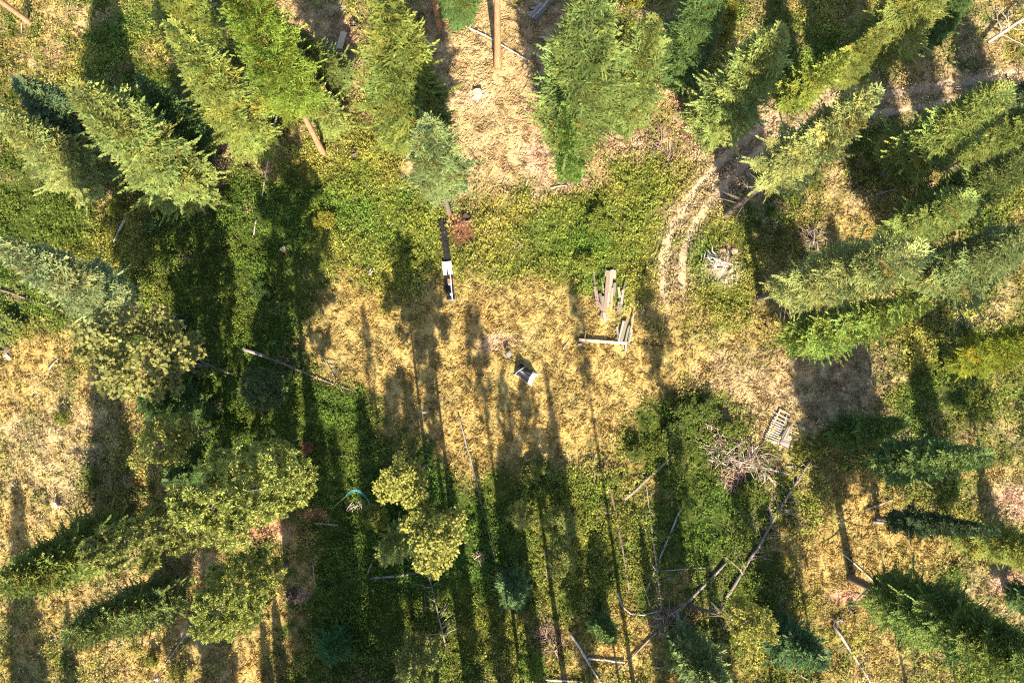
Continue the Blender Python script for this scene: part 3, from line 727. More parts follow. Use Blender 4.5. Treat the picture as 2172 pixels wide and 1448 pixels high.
# --- leafy trees
def leafy(kind, B, T, W, c, label, cat='tree', name='leafy_tree', hh=None): return tree(kind, B, T, W, c, name, cat, label, LEAFY, hh=hh)
leafy('leafy1', (425, 792), (205, 690), 195, (.215, .21, .06), 'wide yellow-green leafy tree with grey bare limbs at the meadow edge')
leafy('leafy2', (455, 905), (285, 955), 112, LIME, 'lower yellow-green leafy tree between the meadow edge and the broadest pine')
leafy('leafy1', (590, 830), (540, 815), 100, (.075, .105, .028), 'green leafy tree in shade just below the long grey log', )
leafy('yellow', (905, 985), (842, 1034), 120, GOLD, 'upper of the two golden-yellow crowns in the shaded middle')
leafy('yellow', (955, 1078), (916, 1166), 145, GOLD, 'lower of the two golden-yellow crowns in the shaded middle')
leafy('yellow', (1461, 1284), (1636, 1334), 98, (.235, .225, .045), 'yellow-leaved tree on a leaning dark trunk near the bottom', hh=19)
leafy('leafy2', (905, 1340), (874, 1436), 100, (.17, .185, .045), 'yellow-green leafy tree at the bottom edge in the large shade')
leafy('leafy2', (1104, 1082), (1108, 1100), 60, LIME, 'slender lime-green sapling above the teal young fir')
leafy('leafy2', (1180, 1098), (1191, 1118), 76, (.15, .17, .035), 'leafy sapling beside the shadow stripe, upper of a pair')
leafy('leafy2', (1182, 1168), (1193, 1196), 70, (.165, .18, .035), 'bright leafy sapling beside the shadow stripe, lower of a pair')
leafy('leafy1', (1120, 1375), (1132, 1432), 62, BRIGHT, 'vivid green sapling at the bottom edge under the reddish dead fir')
leafy('leafy1', (812, 1082), (786, 1106), 58, (.165, .175, .03), 'small yellow-green sapling between the dead twig tuft and pale fir')
leafy('leafy2', (1330, 30), (1352, -40), 60, YELLOWG, 'yellow-green sapling at the top edge left of the dark blue-green fir')
# --- bushes
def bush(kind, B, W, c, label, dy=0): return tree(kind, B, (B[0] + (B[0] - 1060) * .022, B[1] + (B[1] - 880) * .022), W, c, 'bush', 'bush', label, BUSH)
bush('bush1', (1450, 872), 62, (.085, .115, .018), 'round-leaved green bush at the lower rim of the golden clearing')
bush('bush1', (1500, 868), 56, (.08, .11, .018), 'round-leaved green bush between the clearing and the large brush pile')
bush('bush1', (1430, 915), 58, (.08, .11, .018), 'green bush above the broken log that points at the brush pile')
bush('bush2', (1540, 910), 40, (.11, .135, .02), 'green bush with a pink stub against the large brush pile')
bush('bush1', (255, 445), 44, (.16, .175, .025), 'bright green bush above the white pole near the left')
bush('bush1', (30, 700), 78, (.14, .16, .035), 'pale green bush at the left edge above the black stump')
bush('bush1', (140, 885), 34, (.16, .17, .025), 'small yellow-green bush with its own shadow in the left meadow')
bush('bush1', (330, 1395), 30, (.15, .16, .02), 'little bush at the foot of the long pale pole in the lower left')
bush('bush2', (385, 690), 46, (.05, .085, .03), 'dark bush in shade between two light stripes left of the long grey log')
bush('bush1', (655, 948), 30, (.22, .08, .045), 'rust-red bush above the broadest pine')
bush('bush1', (1684, 735), 26, (.26, .07, .04), 'dark red bush at the shade edge under the dense green fir')
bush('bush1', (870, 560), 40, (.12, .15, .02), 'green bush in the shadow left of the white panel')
bush('bush1', (1270, 470), 60, (.13, .16, .022), 'leafy green bush between the narrow fir and the upper plank heap')
bush('bush1', (1240, 560), 46, (.14, .16, .022), 'green bush at the left side of the upper plank heap')
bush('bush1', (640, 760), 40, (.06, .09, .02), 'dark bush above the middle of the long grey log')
bush('bush1', (1580, 1040), 44, (.11, .13, .02), 'bush below the large brush pile beside the dark fallen trunk')
bush('bush2', (2050, 720), 38, (.16, .17, .03), 'yellow-green bush by the white flowers')
bush('bush1', (1135, 1000), 46, (.16, .165, .03), 'yellow-green bush at the head of the bottom shadow stripes')
bush('bush2', (1345, 960), 40, (.10, .125, .02), 'green bush in a tree shadow left of the broken log')
bush('bush1', (690, 470), 52, (.18, .17, .02), 'sunny bush at the edge of the big fir-shaped shadow')
bush('bush1', (1500, 205), 40, (.10, .13, .03), 'bush beside the two short grey log ends')
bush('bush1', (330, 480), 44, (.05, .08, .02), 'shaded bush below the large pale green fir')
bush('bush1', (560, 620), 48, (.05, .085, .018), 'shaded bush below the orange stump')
# --- trees just outside the picture: their long shadows cross the lower half
def shade_tree(kind, B, h, W, c=MID, nm='fir_tree'):
    P = at(*B); top = P + np.array([0, 0, h])
    tx, ty = project(top[0], top[1], top[2])
    tree(kind, B, (float(tx), float(ty)), W, c, nm, 'tree', 'tree below the lower edge of the picture, known only by its long shadow', 'trees beyond the lower edge')
for k_, B_, h_, W_ in [('fir1', (740, 1590), 24, 150), ('fir2', (850, 1560), 21, 150), ('fir2', (690, 1700), 24, 160), ('pine1', (950, 1640), 24, 150), ('fir1', (800, 1760), 24, 150),
                       ('fir3', (480, 1600), 16, 130), ('pine1', (400, 1580), 14, 110), ('fir1', (70, 1620), 17, 140), ('fir3', (160, 1560), 8, 60), ('fir3', (605, 1500), 7, 50), ('fir3', (575, 1510), 6, 44),
                       ('polepine', (1000, 1545), 25, 70), ('tallpine', (1215, 1570), 22, 90), ('fir3', (1270, 1560), 22, 84), ('tallpine', (1180, 1640), 24, 70), ('polepine', (1346, 1470), 25.5, 46),
                       ('polepine', (1330, 1560), 12, 60), ('polepine', (1250, 1520), 11, 60), ('polepine', (1660, 1580), 16, 60), ('fir3', (1560, 1560), 11, 70), ('tallpine', (1770, 1640), 18, 66), ('polepine', (1940, 1540), 18, 70),
                       ('polepine', (868, 1480), 24, 36), ('polepine', (1112, 1480), 24, 76), ('polepine', (1000, 1500), 20, 44), ('fir3', (1150, 1505), 14, 56), ('fir3', (1085, 1560), 17, 76), ('fir3', (1030, 1600), 18, 70), ('fir3', (1420, 1520), 12, 60), ('fir3', (1475, 1570), 15, 70), ('polepine', (1540, 1600), 20, 50)]:
    shade_tree(k_, B_, h_, W_)

# ------------------------------------------------------------------ fallen trunks, poles and snags
GREY = (.36, .33, .30); PALEW = (.62, .55, .46); WHITEW = (.78, .72, .62); DARKW = (.15, .115, .09); BROWN = (.26, .18, .12); TAN = (.55, .42, .29); BLUEG = (.40, .42, .42)
def twig_mesh(seed, bend):
    r = np.random.default_rng(seed); b = Build()
    t = np.linspace(0, 1, 6)
    p = np.column_stack([bend * t ** 2 * .5 + r.normal(0, .015, 6), r.normal(0, .02, 6), t])
    b.tube(p, .022 * (1 - t * .8) + .002, 5)
    a = p[3]; b.tube([a, a + np.array([.16, .1, .14])], [.009, .003], 4)
    a = p[4]; b.tube([a, a + np.array([-.1, .09, .12])], [.008, .003], 4)
    return b.mesh('branch', M_DEADWOOD, True)
TWIGS = [twig_mesh(50 + i, bnd) for i, bnd in enumerate((.1, .4, -.3, .7, 0.0, .25))]
LOGS = 'fallen trunks and poles'
def log(A, B, w0, w1, colr, label, nb=0, bl=(1.0, 2.0), name='fallen_log', cat='log', lift=0.0, rise=0.0, group=LOGS, bend=0.035, both=True, bthick=1.5, mid=None):
    """A trunk lying from pixel A (thick end, w0 pixels wide) to pixel B (w1 pixels wide), with nb dead branches."""
    a = at(*A); c = at(*B); L = np.linalg.norm(c[:2] - a[:2]); q = ppm(a)
    r0, r1 = .86 * w0 / q / 2, .7 * w1 / q / 2
    colr = tuple(v * .82 for v in colr)
    n = max(5, int(L / .9)); t = np.linspace(0, 1, n)
    dirv = unit((c - a)[None])[0]; perp = np.array([-dirv[1], dirv[0], 0])
    wob = np.cumsum(rng.normal(0, 1, n)); wob = (wob - wob[0] - (wob[-1] - wob[0]) * t) * bend * L / n * 1.2
    P = a[None] * (1 - t)[:, None] + c[None] * t[:, None]
    if mid is not None:
        m_ = at(*mid); P += (4 * t * (1 - t))[:, None] * (m_ - (a + c) / 2)[None] * np.array([1, 1, 0])
    P += perp[None] * wob[:, None]
    rad = r0 + (r1 - r0) * t
    P[:, 2] = height(P[:, 0], P[:, 1]) + np.maximum(rad * .8, 0.02) + lift + rise * t + 0.07 + 0.05 * np.sin(np.arange(n) * 1.7 + A[0])
    # the mesh's own Z runs along the trunk so that the grain does too
    R = np.array(align(P[-1] - P[0]))
    loc = (P - P[0]) @ R
    b = Build(); b.tube(loc, rad, 8, lumps=.09)
    me = b.mesh(name, M_DEADWOOD, True)
    if nb == 0:
        o = obj(name, me, None, P[0], Matrix(R), color=colr); tag(o, label, cat, group); return o
    root = bpy.data.objects.new(name, None); COL.objects.link(root); root.location = P[0]; tag(root, label, cat, group)
    obj('trunk', me, root, (0, 0, 0), Matrix(R), color=colr)
    for i in range(nb):
        u = rng.uniform(.18, .97); k = min(int(u * (n - 1)), n - 2); p = P[k] + (P[k + 1] - P[k]) * (u * (n - 1) - k) - P[0]
        sg = rng.choice([-1, 1]); an = rng.uniform(.7, 1.25)
        d = dirv * math.cos(an) + perp * sg * math.sin(an) + np.array([0, 0, rng.uniform(0.0, .35)])
        ll = rng.uniform(*bl) * (1.1 - .6 * u)
        obj('branch', TWIGS[rng.integers(6)], root, p, align(d, rng.uniform(0, 6.28)), (ll ** .5 * bthick * 1.25,) * 2 + (ll,), color=tuple(x * rng.uniform(.9, 1.25) for x in colr))
    return root
log((275, 452), (242, 516), 7, 5, WHITEW, 'short white pole left of the striped shadows below the bright bush', name='fallen_pole')
log((50, 46), (45, 88), 3, 2, PALEW, 'thin pale stick in the grass beside the pale corner trunk', name='fallen_pole')
log((600, 202), (560, 420), 6, 3, WHITEW, 'long thin whitish pole lying down the slope into the big fir-shaped shadow', name='fallen_pole', lift=.35)
log((545, 465), (538, 505), 4, 3, PALEW, 'short pale stick in line with the long whitish pole', name='fallen_pole')
log((522, 282), (508, 314), 4, 3, PALEW, 'small pale stick on the bare ground under the yellow-green fir', name='fallen_pole')
log((965, 44), (1118, 129), 5, 4, WHITEW, 'long white log passing behind the sunlit orange trunk')
log((1143, 81), (1187, 84), 6, 3, PALEW, 'short grey-white log below the jumble of boards at the top')
log((1476, 266), (1494, 256), 9, 8, PALEW, 'short cut log end, upper of two beside the pale silvery fir')
log((1456, 280), (1470, 273), 9, 8, GREY, 'short cut log end, lower of two beside the pale silvery fir')
log((1434, 374), (1371, 250), 6, 3, (.30, .22, .18), 'fallen dead tree with whiskery branches above the track', 26, (1.2, 2.6), 'dead_tree', 'dead tree')
log((1388, 337), (1380, 298), 3, 2, GREY, 'thin dead stem beside the fallen whiskery tree', 4, (.6, 1.0), 'dead_tree', 'dead tree')
log((1168, 400), (1224, 400), 4, 2, PALEW, 'thin curved branch under the narrow deep green fir', mid=(1196, 394), name='fallen_pole')
log((2086, 98), (2185, 34), 9, 6, (.52, .45, .38), 'bleached dead snag with forked branches at the upper right', 22, (1.2, 2.6), 'dead_tree', 'dead tree', lift=.4, rise=1.5)
log((1831, 420), (1898, 402), 6, 4, GREY, 'grey log lying between shade and light right of the big pale olive fir')
log((1958, 397), (1980, 388), 6, 4, PALEW, 'short pale log below the spiky-topped fir')
log((0, 614), (141, 661), 5, 8, (.30, .22, .16), 'dark brown log pointing in from the left edge')
log((497, 795), (352, 750), 5, 4, (.44, .38, .32), 'thin grey trunk poking out of the yellow-green leafy tree', 12, (.8, 1.6))
log((512, 739), (760, 832), 10, 3, (.36, .32, .29), 'long grey log running along the shade edge toward the golden grass', 5, (.5, 1.0))
log((681, 746), (733, 842), 4, 2, (.34, .29, .25), 'thin dead stem with hooped twigs beside the end of the long grey log', 5, (.8, 1.6), 'dead_tree', 'dead tree')
log((599, 766), (598, 742), 6, 3, DARKW, 'black charred stub standing against the long grey log', lift=.1, rise=1.0)
log((106, 783), (127, 757), 4, 3, PALEW, 'pale stick in the orange grass near the left edge', name='fallen_pole')
log((972, 876), (1059, 1232), 4, 3, (.40, .36, .33), 'long thin grey stem dropping from the golden grass past the yellow crowns', 5, (.7, 1.4), bend=.04)
log((1194, 740), (1207, 721), 3, 2, PALEW, 'thin straw-coloured stick left of the square beam', name='fallen_pole')
log((1324, 1058), (1428, 964), 8, 7, (.33, .27, .22), 'broken log with a pale splintered end pointing at the large brush pile')
log((1430, 962), (1500, 902), 7, 5, DARKW, 'dark continuation log between the broken log and the large brush pile')
log((1403, 1292), (1369, 1018), 6, 4, (.42, .38, .35), 'long grey stem in shade crossed by the bluish pole', 10, (.7, 1.5))
log((1414, 1410), (1404, 1300), 6, 5, (.32, .28, .25), 'grey stem continuing below the spiky root tangle')
log((1370, 1252), (1447, 1070), 5, 6, BLUEG, 'pale bluish pole crossing the long grey stem')
log((1260, 966), (1262, 1026), 4, 3, WHITEW, 'short white upright stick at the rim of the golden clearing', name='fallen_pole')
log((1264, 1090), (1266, 1160), 4, 2, TAN, 'tan stick in the sun right of the leafy saplings', name='fallen_pole')
log((1334, 1248), (1279, 962), 7, 6, (.25, .18, .14), 'long brown log lying beside a tree shadow above the curved white branch', 4, (.6, 1.0))
log((1378, 1284), (1351, 1196), 4, 3, PALEW, 'thin pale stem beside the lower end of the bluish pole')
log((1309, 1255), (1402, 1292), 4, 4, WHITEW, 'curved white branch above the spiky root tangle', mid=(1338, 1300), name='fallen_branch', cat='branch')
log((1424, 1308), (1539, 1191), 8, 7, (.42, .37, .34), 'striped grey log rising from the spiky root tangle')
log((1393, 1338), (1294, 1444), 6, 3, (.42, .36, .31), 'thin grey log running from the root tangle to the bottom edge')
log((1208, 1340), (1278, 1452), 7, 6, WHITEW, 'stout pale pole slanting out of the bottom edge')
log((1246, 1394), (1325, 1402), 6, 6, WHITEW, 'white log crossing between the stout pale pole and the grey log')
log((1150, 1438), (1240, 1446), 6, 5, WHITEW, 'white log lying along the bottom edge')
log((1153, 1162), (1162, 1238), 4, 4, (.42, .38, .34), 'thin grey stem beside the leafy saplings', name='fallen_pole')
log((1385, 1412), (1440, 1421), 5, 4, GREY, 'short grey log at the bottom beside the grey stem')
log((1237, 1280), (1263, 1310), 3, 2, PALEW, 'thin pale twig in the sunny patch left of the curved white branch', name='fallen_pole')
log((1498, 1203), (1402, 1210), 3, 2, PALEW, 'thin pale stem lying level across the shade', name='fallen_pole')
log((1360, 1090), (1372, 1140), 3, 2, GREY, 'thin grey twig beside the top of the long grey stem', name='fallen_pole')
log((1538, 1268), (1718, 975), 8, 9, (.30, .255, .225), 'long dark fallen trunk bristling with dead branches below the slatted panel', 44, (1.2, 2.6), 'dead_tree', 'dead tree')
log((1612, 990), (1676, 1006), 5, 4, WHITEW, 'white stick between the brush pile and the long bristling trunk', name='fallen_pole')
log((1626, 1006), (1646, 1030), 8, 7, TAN, 'stubby tan log end beside the long bristling trunk')
log((1610, 1030), (1630, 1010), 3, 3, PALEW, 'short pale stick crossing below the white stick', name='fallen_pole')
log((1668, 1038), (1630, 1010), 4, 3, PALEW, 'thin pole leaning against the long bristling trunk', name='fallen_pole')
log((1666, 988), (1740, 1000), 3, 2, PALEW, 'thin twig right of the white stick', name='fallen_pole')
log((1863, 1244), (1780, 1168), 4, 3, WHITEW, 'thin white pole beside the foot of the very large corner fir', name='fallen_pole')
log((1766, 1324), (1846, 1448), 8, 5, (.52, .47, .42), 'grey-white log with a broken end running off the bottom edge', 4, (.5, 1.0))
log((1724, 1446), (1619, 1385), 4, 2, (.42, .34, .27), 'thin bent branch near the small dark fir at the bottom', 4, (.5, 1.0), 'fallen_branch', 'branch')
log((1840, 1078), (1924, 1046), 6, 4, (.42, .36, .31), 'thin log in the shade under the fir with a sunlit cone tip')
log((1850, 1105), (1872, 1107), 8, 7, GREY, 'short log end poking from the narrow shaded fir')
log((263, 1006), (313, 1043), 4, 3, PALEW, 'curved pale stick in the shade left of the broadest pine', mid=(276, 1036), name='fallen_pole')
log((411, 1290), (374, 1235), 3, 2, GREY, 'thin grey stick under the pine at the lower left shadow', name='fallen_pole')
log((433, 1292), (352, 1407), 5, 4, (.50, .46, .42), 'long straight grey pole lying in the lower left shadow', name='fallen_pole')
log((788, 1224), (904, 1210), 8, 6, (.40, .38, .36), 'weathered grey log lying level below the pale green fir')
log((789, 1193), (780, 1216), 6, 5, TAN, 'short splintered tan piece at the end of the level grey log')
log((950, 1382), (902, 1186), 5, 4, (.40, .34, .30), 'dead stem with fishbone branches in the large bottom shade', 18, (1.0, 2.2), 'dead_tree', 'dead tree')
log((671, 1244), (663, 1189), 4, 3, GREY, 'thin grey stick at the left rim of the large bottom shade', 3, (.4, .8))
log((718, 1112), (668, 1108), 5, 4, GREY, 'thin grey log beside the tip of the broadest pine')
log((420, 762), (500, 796), 4, 3, GREY, 'thin grey limb lying in the shade right of the yellow-green leafy tree', 3, (.5, 1.0))
log((1730, 722), (1752, 716), 8, 6, GREY, 'short log in the shade under the dense green fir')
log((1846, 800), (1846, 772), 4, 3, (.3, .26, .22), 'dark stick between light stripes below the dense green fir', name='fallen_pole')
log((118, 1352), (108, 1357), 4, 3, WHITEW, 'tiny white stick in the lower left meadow', name='fallen_pole')
log((1945, 1440), (1966, 1420), 5, 4, (.35, .29, .23), 'dark stick under the very large corner fir', 3, (.4, .8))
# dead branches under the pale olive fir and the round fir
log((1706, 392), (1664, 374), 4, 3, (.46, .38, .30), 'bare dead branch hanging below the big pale olive fir', 10, (.8, 1.6), 'dead_branch', 'branch', lift=.5)
log((958, 450), (936, 398), 4, 3, (.5, .44, .38), 'spray of grey dead branches below the round blue-green fir', 16, (.9, 1.8), 'dead_branch', 'branch', lift=.3)
# reddish dead fir lying near the bottom
log((1188, 1398), (1150, 1330), 6, 3, (.36, .26, .23), 'reddish dead fir fallen near the bottom edge', 38, (.9, 1.8), 'dead_tree', 'dead tree')

# ------------------------------------------------------------------ brush piles, twig tufts
def stick_mesh(seed):
    r = np.random.default_rng(seed); b = Build(); t = np.linspace(-.5, .5, 4)
    b.tube(np.column_stack([r.normal(0, .03, 4), r.normal(0, .03, 4), t]), [.02, .021, .018, .01], 5)
    return b.mesh('stick', M_DEADWOOD, True)
STICKS = [stick_mesh(70 + i) for i in range(4)]
def brush(cx, cy, rx, ry, n, cols, label, lmin=.6, lmax=1.8, az0=None, azs=3.0, hmax=.6, name='brush_pile', cat='brush pile', thick=1.0):
    c = at(cx, cy); q = ppm(c)
    root = bpy.data.objects.new(name, None); COL.objects.link(root); root.location = c; tag(root, label, cat, 'piles of dead wood')
    for i in range(n):
        th = rng.uniform(0, 6.283); rr = math.sqrt(rng.random())
        x = math.cos(th) * rr * rx / q; y = math.sin(th) * rr * ry / q
        z = .08 + hmax * (1 - rr * rr) * rng.random() + zg(c[0] + x, c[1] + y) - c[2]
        az = (rng.uniform(0, 6.283) if az0 is None else az0 + rng.normal(0, azs))
        e = rng.normal(0, .16); L = rng.uniform(lmin, lmax)
        d = (math.cos(az) * math.cos(e), math.sin(az) * math.cos(e), math.sin(e))
        k = cols[rng.integers(len(cols))]
        f = 1.1 * thick * rng.uniform(.7, 1.5)
        obj('stick', STICKS[rng.integers(4)], root, (x, y, z), align(d), (f, f, L), color=tuple(v * rng.uniform(.8, 1.15) for v in k))
PINKW = (.33, .225, .17)
brush(1518, 926, 40, 38, 130, [PINKW, PINKW, PALEW, BROWN], 'upper part of the brown brush pile below the golden clearing', .5, 1.5)
brush(1562, 964, 62, 36, 210, [PINKW, BROWN, PALEW, GREY], 'widest heap of brown and grey brush left of the white slatted panel', .6, 2.2, hmax=.9)
brush(1552, 1004, 32, 30, 140, [PINKW, PINKW, TAN], 'pinkish brush heap just below the widest heap', .5, 1.6)
brush(1622, 985, 44, 30, 90, [DARKW, GREY, BROWN], 'dark scattered brush between the widest heap and the bristling trunk', .6, 1.8)
brush(1722, 506, 34, 28, 80, [DARKW, GREY, DARKW, BROWN], 'dark brush pile in the shade right of the track bend', .7, 2.0, hmax=1.0, thick=1.3)
brush(1520, 552, 34, 20, 36, [WHITEW, PALEW, BROWN], 'uprooted stump pile with pale splayed roots inside the track bend', .5, 1.7, hmax=.9, thick=1.7)
brush(1418, 1318, 34, 36, 70, [PALEW, GREY, PINKW], 'spiky root tangle where the logs cross near the bottom', .6, 1.8, hmax=1.0, thick=1.1)
brush(1018, 1179, 15, 15, 34, [(.6, .4, .28), PINKW, PALEW], 'small round heap of reddish twigs below the golden crowns', .4, 1.0)
brush(759, 1070, 20, 10, 22, [WHITEW, PALEW, TAN], 'dead twig tuft under the turquoise sling', .5, 1.2, az0=.5, azs=.7)
brush(565, 852, 44, 22, 46, [(.32, .27, .24), GREY, BROWN], 'grey dead twigs in the shade below the long grey log', .5, 1.4)
brush(1560, 1320, 36, 24, 36, [PALEW, TAN, GREY], 'bare twigs showing through the yellow-leaved tree', .6, 1.4)
brush(1775, 1316, 14, 12, 12, [DARKW, GREY], 'splintered stub at the broken end of the grey-white log', .4, 1.1, thick=1.6)
brush(1282, 1078, 16, 12, 16, [DARKW, PINKW], 'dark root hole pile beside the long brown log', .4, .9, thick=1.5)
brush(1690, 1110, 24, 16, 30, [BROWN, PINKW], 'brownish twig heap right of the long bristling trunk', .4, 1.1)
brush(345, 1240, 9, 9, 10, [WHITEW, PALEW], 'few white twigs between the two lower left conifers', .3, .7)
brush(2050, 1110, 0.1, 0.1, 1, [GREY], 'single grey stick by the yellow-green fir at the right edge', .8, .9) if False else None
brush(790, 577, 9, 8, 9, [WHITEW, TAN], 'tiny scatter of white chips in the yellow grass', .25, .5)
brush(400, 545, 26, 12, 30, [BROWN, (.4, .22, .12), DARKW], 'brown rotten wood heap in the shaded shrubs at the left', .4, 1.0, thick=1.6)
brush(455, 858, 26, 10, 24, [BROWN, DARKW], 'rotten brown wood beneath the yellow-green leafy tree', .4, 1.0, thick=1.5)

# ------------------------------------------------------------------ stumps
def stump(px, py, rpx, label, colr=(.30, .2, .13), roots=5, burnt=False, hgt=.5):
    c = at(px, py); r = rpx / ppm(c)
    root = bpy.data.objects.new('tree_stump', None); COL.objects.link(root); root.location = c; tag(root, label, 'stump', 'old stumps')
    b = Build(); n = 14; vs = []; fs = []
    prof = [(1.35, -.12), (1.12, .1), (1.0, .3), (.96, hgt)]
    ph = rng.uniform(0, 6)
    for f, z in prof:
        for j in range(n):
            th = 2 * math.pi * j / n; k = r * f * (1 + .14 * math.sin(3 * th + ph) + .07 * math.sin(5 * th))
            vs.append((k * math.cos(th), k * math.sin(th), z + (rng.uniform(-.1, .1) * hgt if z == hgt else 0)))
    for i in range(3):
        for j in range(n): fs.append((i * n + j, i * n + (j + 1) % n, (i + 1) * n + (j + 1) % n, (i + 1) * n + j))
    b.add(vs, fs)
    for i in range(roots):
        th = ph + i * 6.283 / max(1, roots) + rng.uniform(-.3, .3); e = np.array([math.cos(th), math.sin(th), 0])
        b.tube([e * r * .8 + [0, 0, .12], e * r * 1.6 + [0, 0, .05], e * r * 2.4 + [0, 0, -.05]], [r * .26, r * .18, r * .06], 6)
    obj('bark', b.mesh('bark', M_DEADWOOD, True), root, color=DARKW if burnt else colr)
    t = Build(); top = [vs[3 * n + j] for j in range(n)]
    t.add([(0, 0, hgt - (.25 if burnt else .02))] + [(x * .97, y * .97, z - .01) for x, y, z in top], [(0, 1 + j, 1 + (j + 1) % n) for j in range(n)])
    obj('cut_face', t.mesh('cut_face', M_DEADWOOD), root, color=(.05, .04, .035) if burnt else (.62, .5, .36))
stump(752, 57, 8, 'hollow burnt stump on reddish soil beside the weathered board', burnt=True)
stump(752, 326, 6, 'small dark stump in the grass below the vivid green fir', burnt=True)
stump(1013, 200, 9, 'bleached broken stump with a black hollow right of the broad green fir', (.62, .55, .46), 6)
stump(990, 466, 9, 'dark hollow stump beside the top end of the black trough', burnt=True, hgt=.7)
stump(299, 184, 6, 'round sawn stump at the rim of the shadow in the upper left', (.40, .28, .2))
stump(999, 17, 6, 'grey sawn stump between the orange trunks at the top', (.38, .33, .3))
stump(604, 531, 6, 'orange rotten stump inside the big fir-shaped shadow', (.5, .27, .12))
stump(560, 306, 6, 'small brown stump on bare ground under the whitish pole', (.36, .22, .15))
stump(10, 735, 12, 'black stump at the left edge beside a pale log', burnt=True)
stump(621, 1258, 9, 'split stump on pinkish soil at the lower left', burnt=True)
stump(124, 1070, 6, 'lone weathered stump in the middle of the left meadow', (.4, .32, .26))
stump(1316, 254, 6, 'split pale stump under the medium green fir', (.72, .62, .48))
stump(956, 494, 5, 'low rusty stump between the black trough and the dark hollow stump', (.36, .16, .08)) if False else None
stump(1806, 1290, 7, 'dark stump on reddish soil near the foot of the corner fir', burnt=True)
stump(1548, 900, 5, 'pinkish stub standing in the bushes above the brush', (.5, .3, .24))
stump(18, 757, 5, 'pale log end beside the black stump at the left edge', (.66, .56, .44), 0, hgt=.25)
def rock(px, py, rpx, label, c):
    p = at(px, py); r = rpx / ppm(p); b = Build(); n = 9; vs = []; fs = []
    for i, (f, z) in enumerate([(.9, -.1), (1, .25), (.75, .6), (.3, .8)]):
        for j in range(n):
            th = 2 * math.pi * j / n; k = r * f * rng.uniform(.8, 1.2); vs.append((k * math.cos(th), k * .8 * math.sin(th), r * z * rng.uniform(.85, 1.15)))
    for i in range(3):
        for j in range(n): fs.append((i * n + j, i * n + (j + 1) % n, (i + 1) * n + (j + 1) % n, (i + 1) * n + j))
    fs.append(tuple(3 * n + j for j in range(n))); b.add(vs, fs)
    o = obj('rock', b.mesh('rock', M_DEADWOOD), None, p, color=c); tag(o, label, 'rock', 'loose rocks')
rock(900, 874, 5, 'small pale rock on a shadow stripe in the golden grass', (.55, .5, .46))
rock(333, 1438, 7, 'grey rock at the bottom edge in the lower left shadow', (.4, .37, .35))
rock(1556, 533, 9, 'tan boulder at the back of the uprooted stump pile', (.52, .38, .25))
rock(1534, 532, 8, 'brown boulder next to the tan one in the stump pile', (.44, .30, .2))
rock(1966, 568, 12, 'earthy boulder half hidden among the firs at the right', (.34, .22, .16))

# ------------------------------------------------------------------ boards, plank heaps
def plank_mesh(seed):
    r = np.random.default_rng(seed); b = Build(); n = 5; vs = []; fs = []
    for i in range(n):
        z = -.5 + i / (n - 1); e = r.uniform(-.06, .06)
        for x, y in ((-.5, -.5), (.5, -.5), (.5, .5), (-.5, .5)): vs.append((x * (1 + r.uniform(-.08, .08)), y + e, z + (r.uniform(-.03, .03) if i in (0, n - 1) else 0)))
    for i in range(n - 1):
        for j in range(4): fs.append((i * 4 + j, i * 4 + (j + 1) % 4, i * 4 + 4 + (j + 1) % 4, i * 4 + 4 + j))
    fs += [(3, 2, 1, 0), tuple((n - 1) * 4 + j for j in range(4))]
    b.add(vs, fs); return b.mesh('plank', M_PLANK)
PLANKS = [plank_mesh(90 + i) for i in range(4)]
def plank(root, origin, A, B, wpx, z, colr, thick=.06, name='plank'):
    a = at(*A); c = at(*B); q = ppm(a); d = c - a; L = np.linalg.norm(d[:2])
    m = (a + c) / 2 - origin; m[2] += z
    dz = np.array([d[0], d[1], 0.0]) / L
    up = np.array([0, 0, 1.0]); x = np.cross(up, dz)
    R = Matrix(np.column_stack([x, up, dz]).tolist())
    o = obj(name, PLANKS[rng.integers(4)], root, m, R, (wpx / q, thick, L), color=tuple(v * rng.uniform(.88, 1.12) for v in colr))
    return o
def heap(name, label, cat, centre, pieces, group=None):
    c = at(*centre); root = bpy.data.objects.new(name, None); COL.objects.link(root); root.location = c; tag(root, label, cat, group)
    for A, B, wd, z, colr in pieces: plank(root, c, A, B, wd, z, colr)
    return root
W1 = (.29, .25, .21); W2 = (.25, .225, .20); W3 = (.42, .37, .32); W4 = (.19, .155, .125)
heap('plank_heap', 'collapsed heap of weathered boards in the tall grass right of the trough', 'plank heap', (1292, 625), [
    ((1290, 574), (1284, 652), 8, .30, W1), ((1297, 574), (1292, 640), 7, .28, (.44, .34, .28)), ((1303, 574), (1302, 592), 6, .24, W3), ((1286, 574), (1285, 588), 4, .26, W3),
    ((1298, 612), (1295, 654), 4, .36, W3), ((1291, 620), (1288, 652), 5, .34, W3), ((1304, 600), (1301, 628), 6, .2, W1), ((1258, 574), (1262, 606), 4, .2, W4), ((1262, 608), (1268, 652), 7, .22, W1),
    ((1266, 640), (1278, 660), 6, .26, W1), ((1272, 622), (1281, 664), 6, .24, W4), ((1278, 628), (1284, 680), 7, .26, W1), ((1280, 664), (1283, 684), 5, .3, W3), ((1276, 664), (1274, 676), 4, .24, W2), ((1285, 672), (1282, 686), 4, .3, W3),
    ((1311, 610), (1314, 632), 5, .22, W3), ((1322, 614), (1317, 646), 5, .22, W3), ((1327, 596), (1321, 616), 3, .26, W4), ((1312, 640), (1310, 660), 4, .22, W1), ((1318, 644), (1313, 664), 5, .2, W2), ((1304, 662), (1312, 660), 5, .18, W4), ((1276, 590), (1280, 622), 3, .18, W3)], 'old plank heaps')
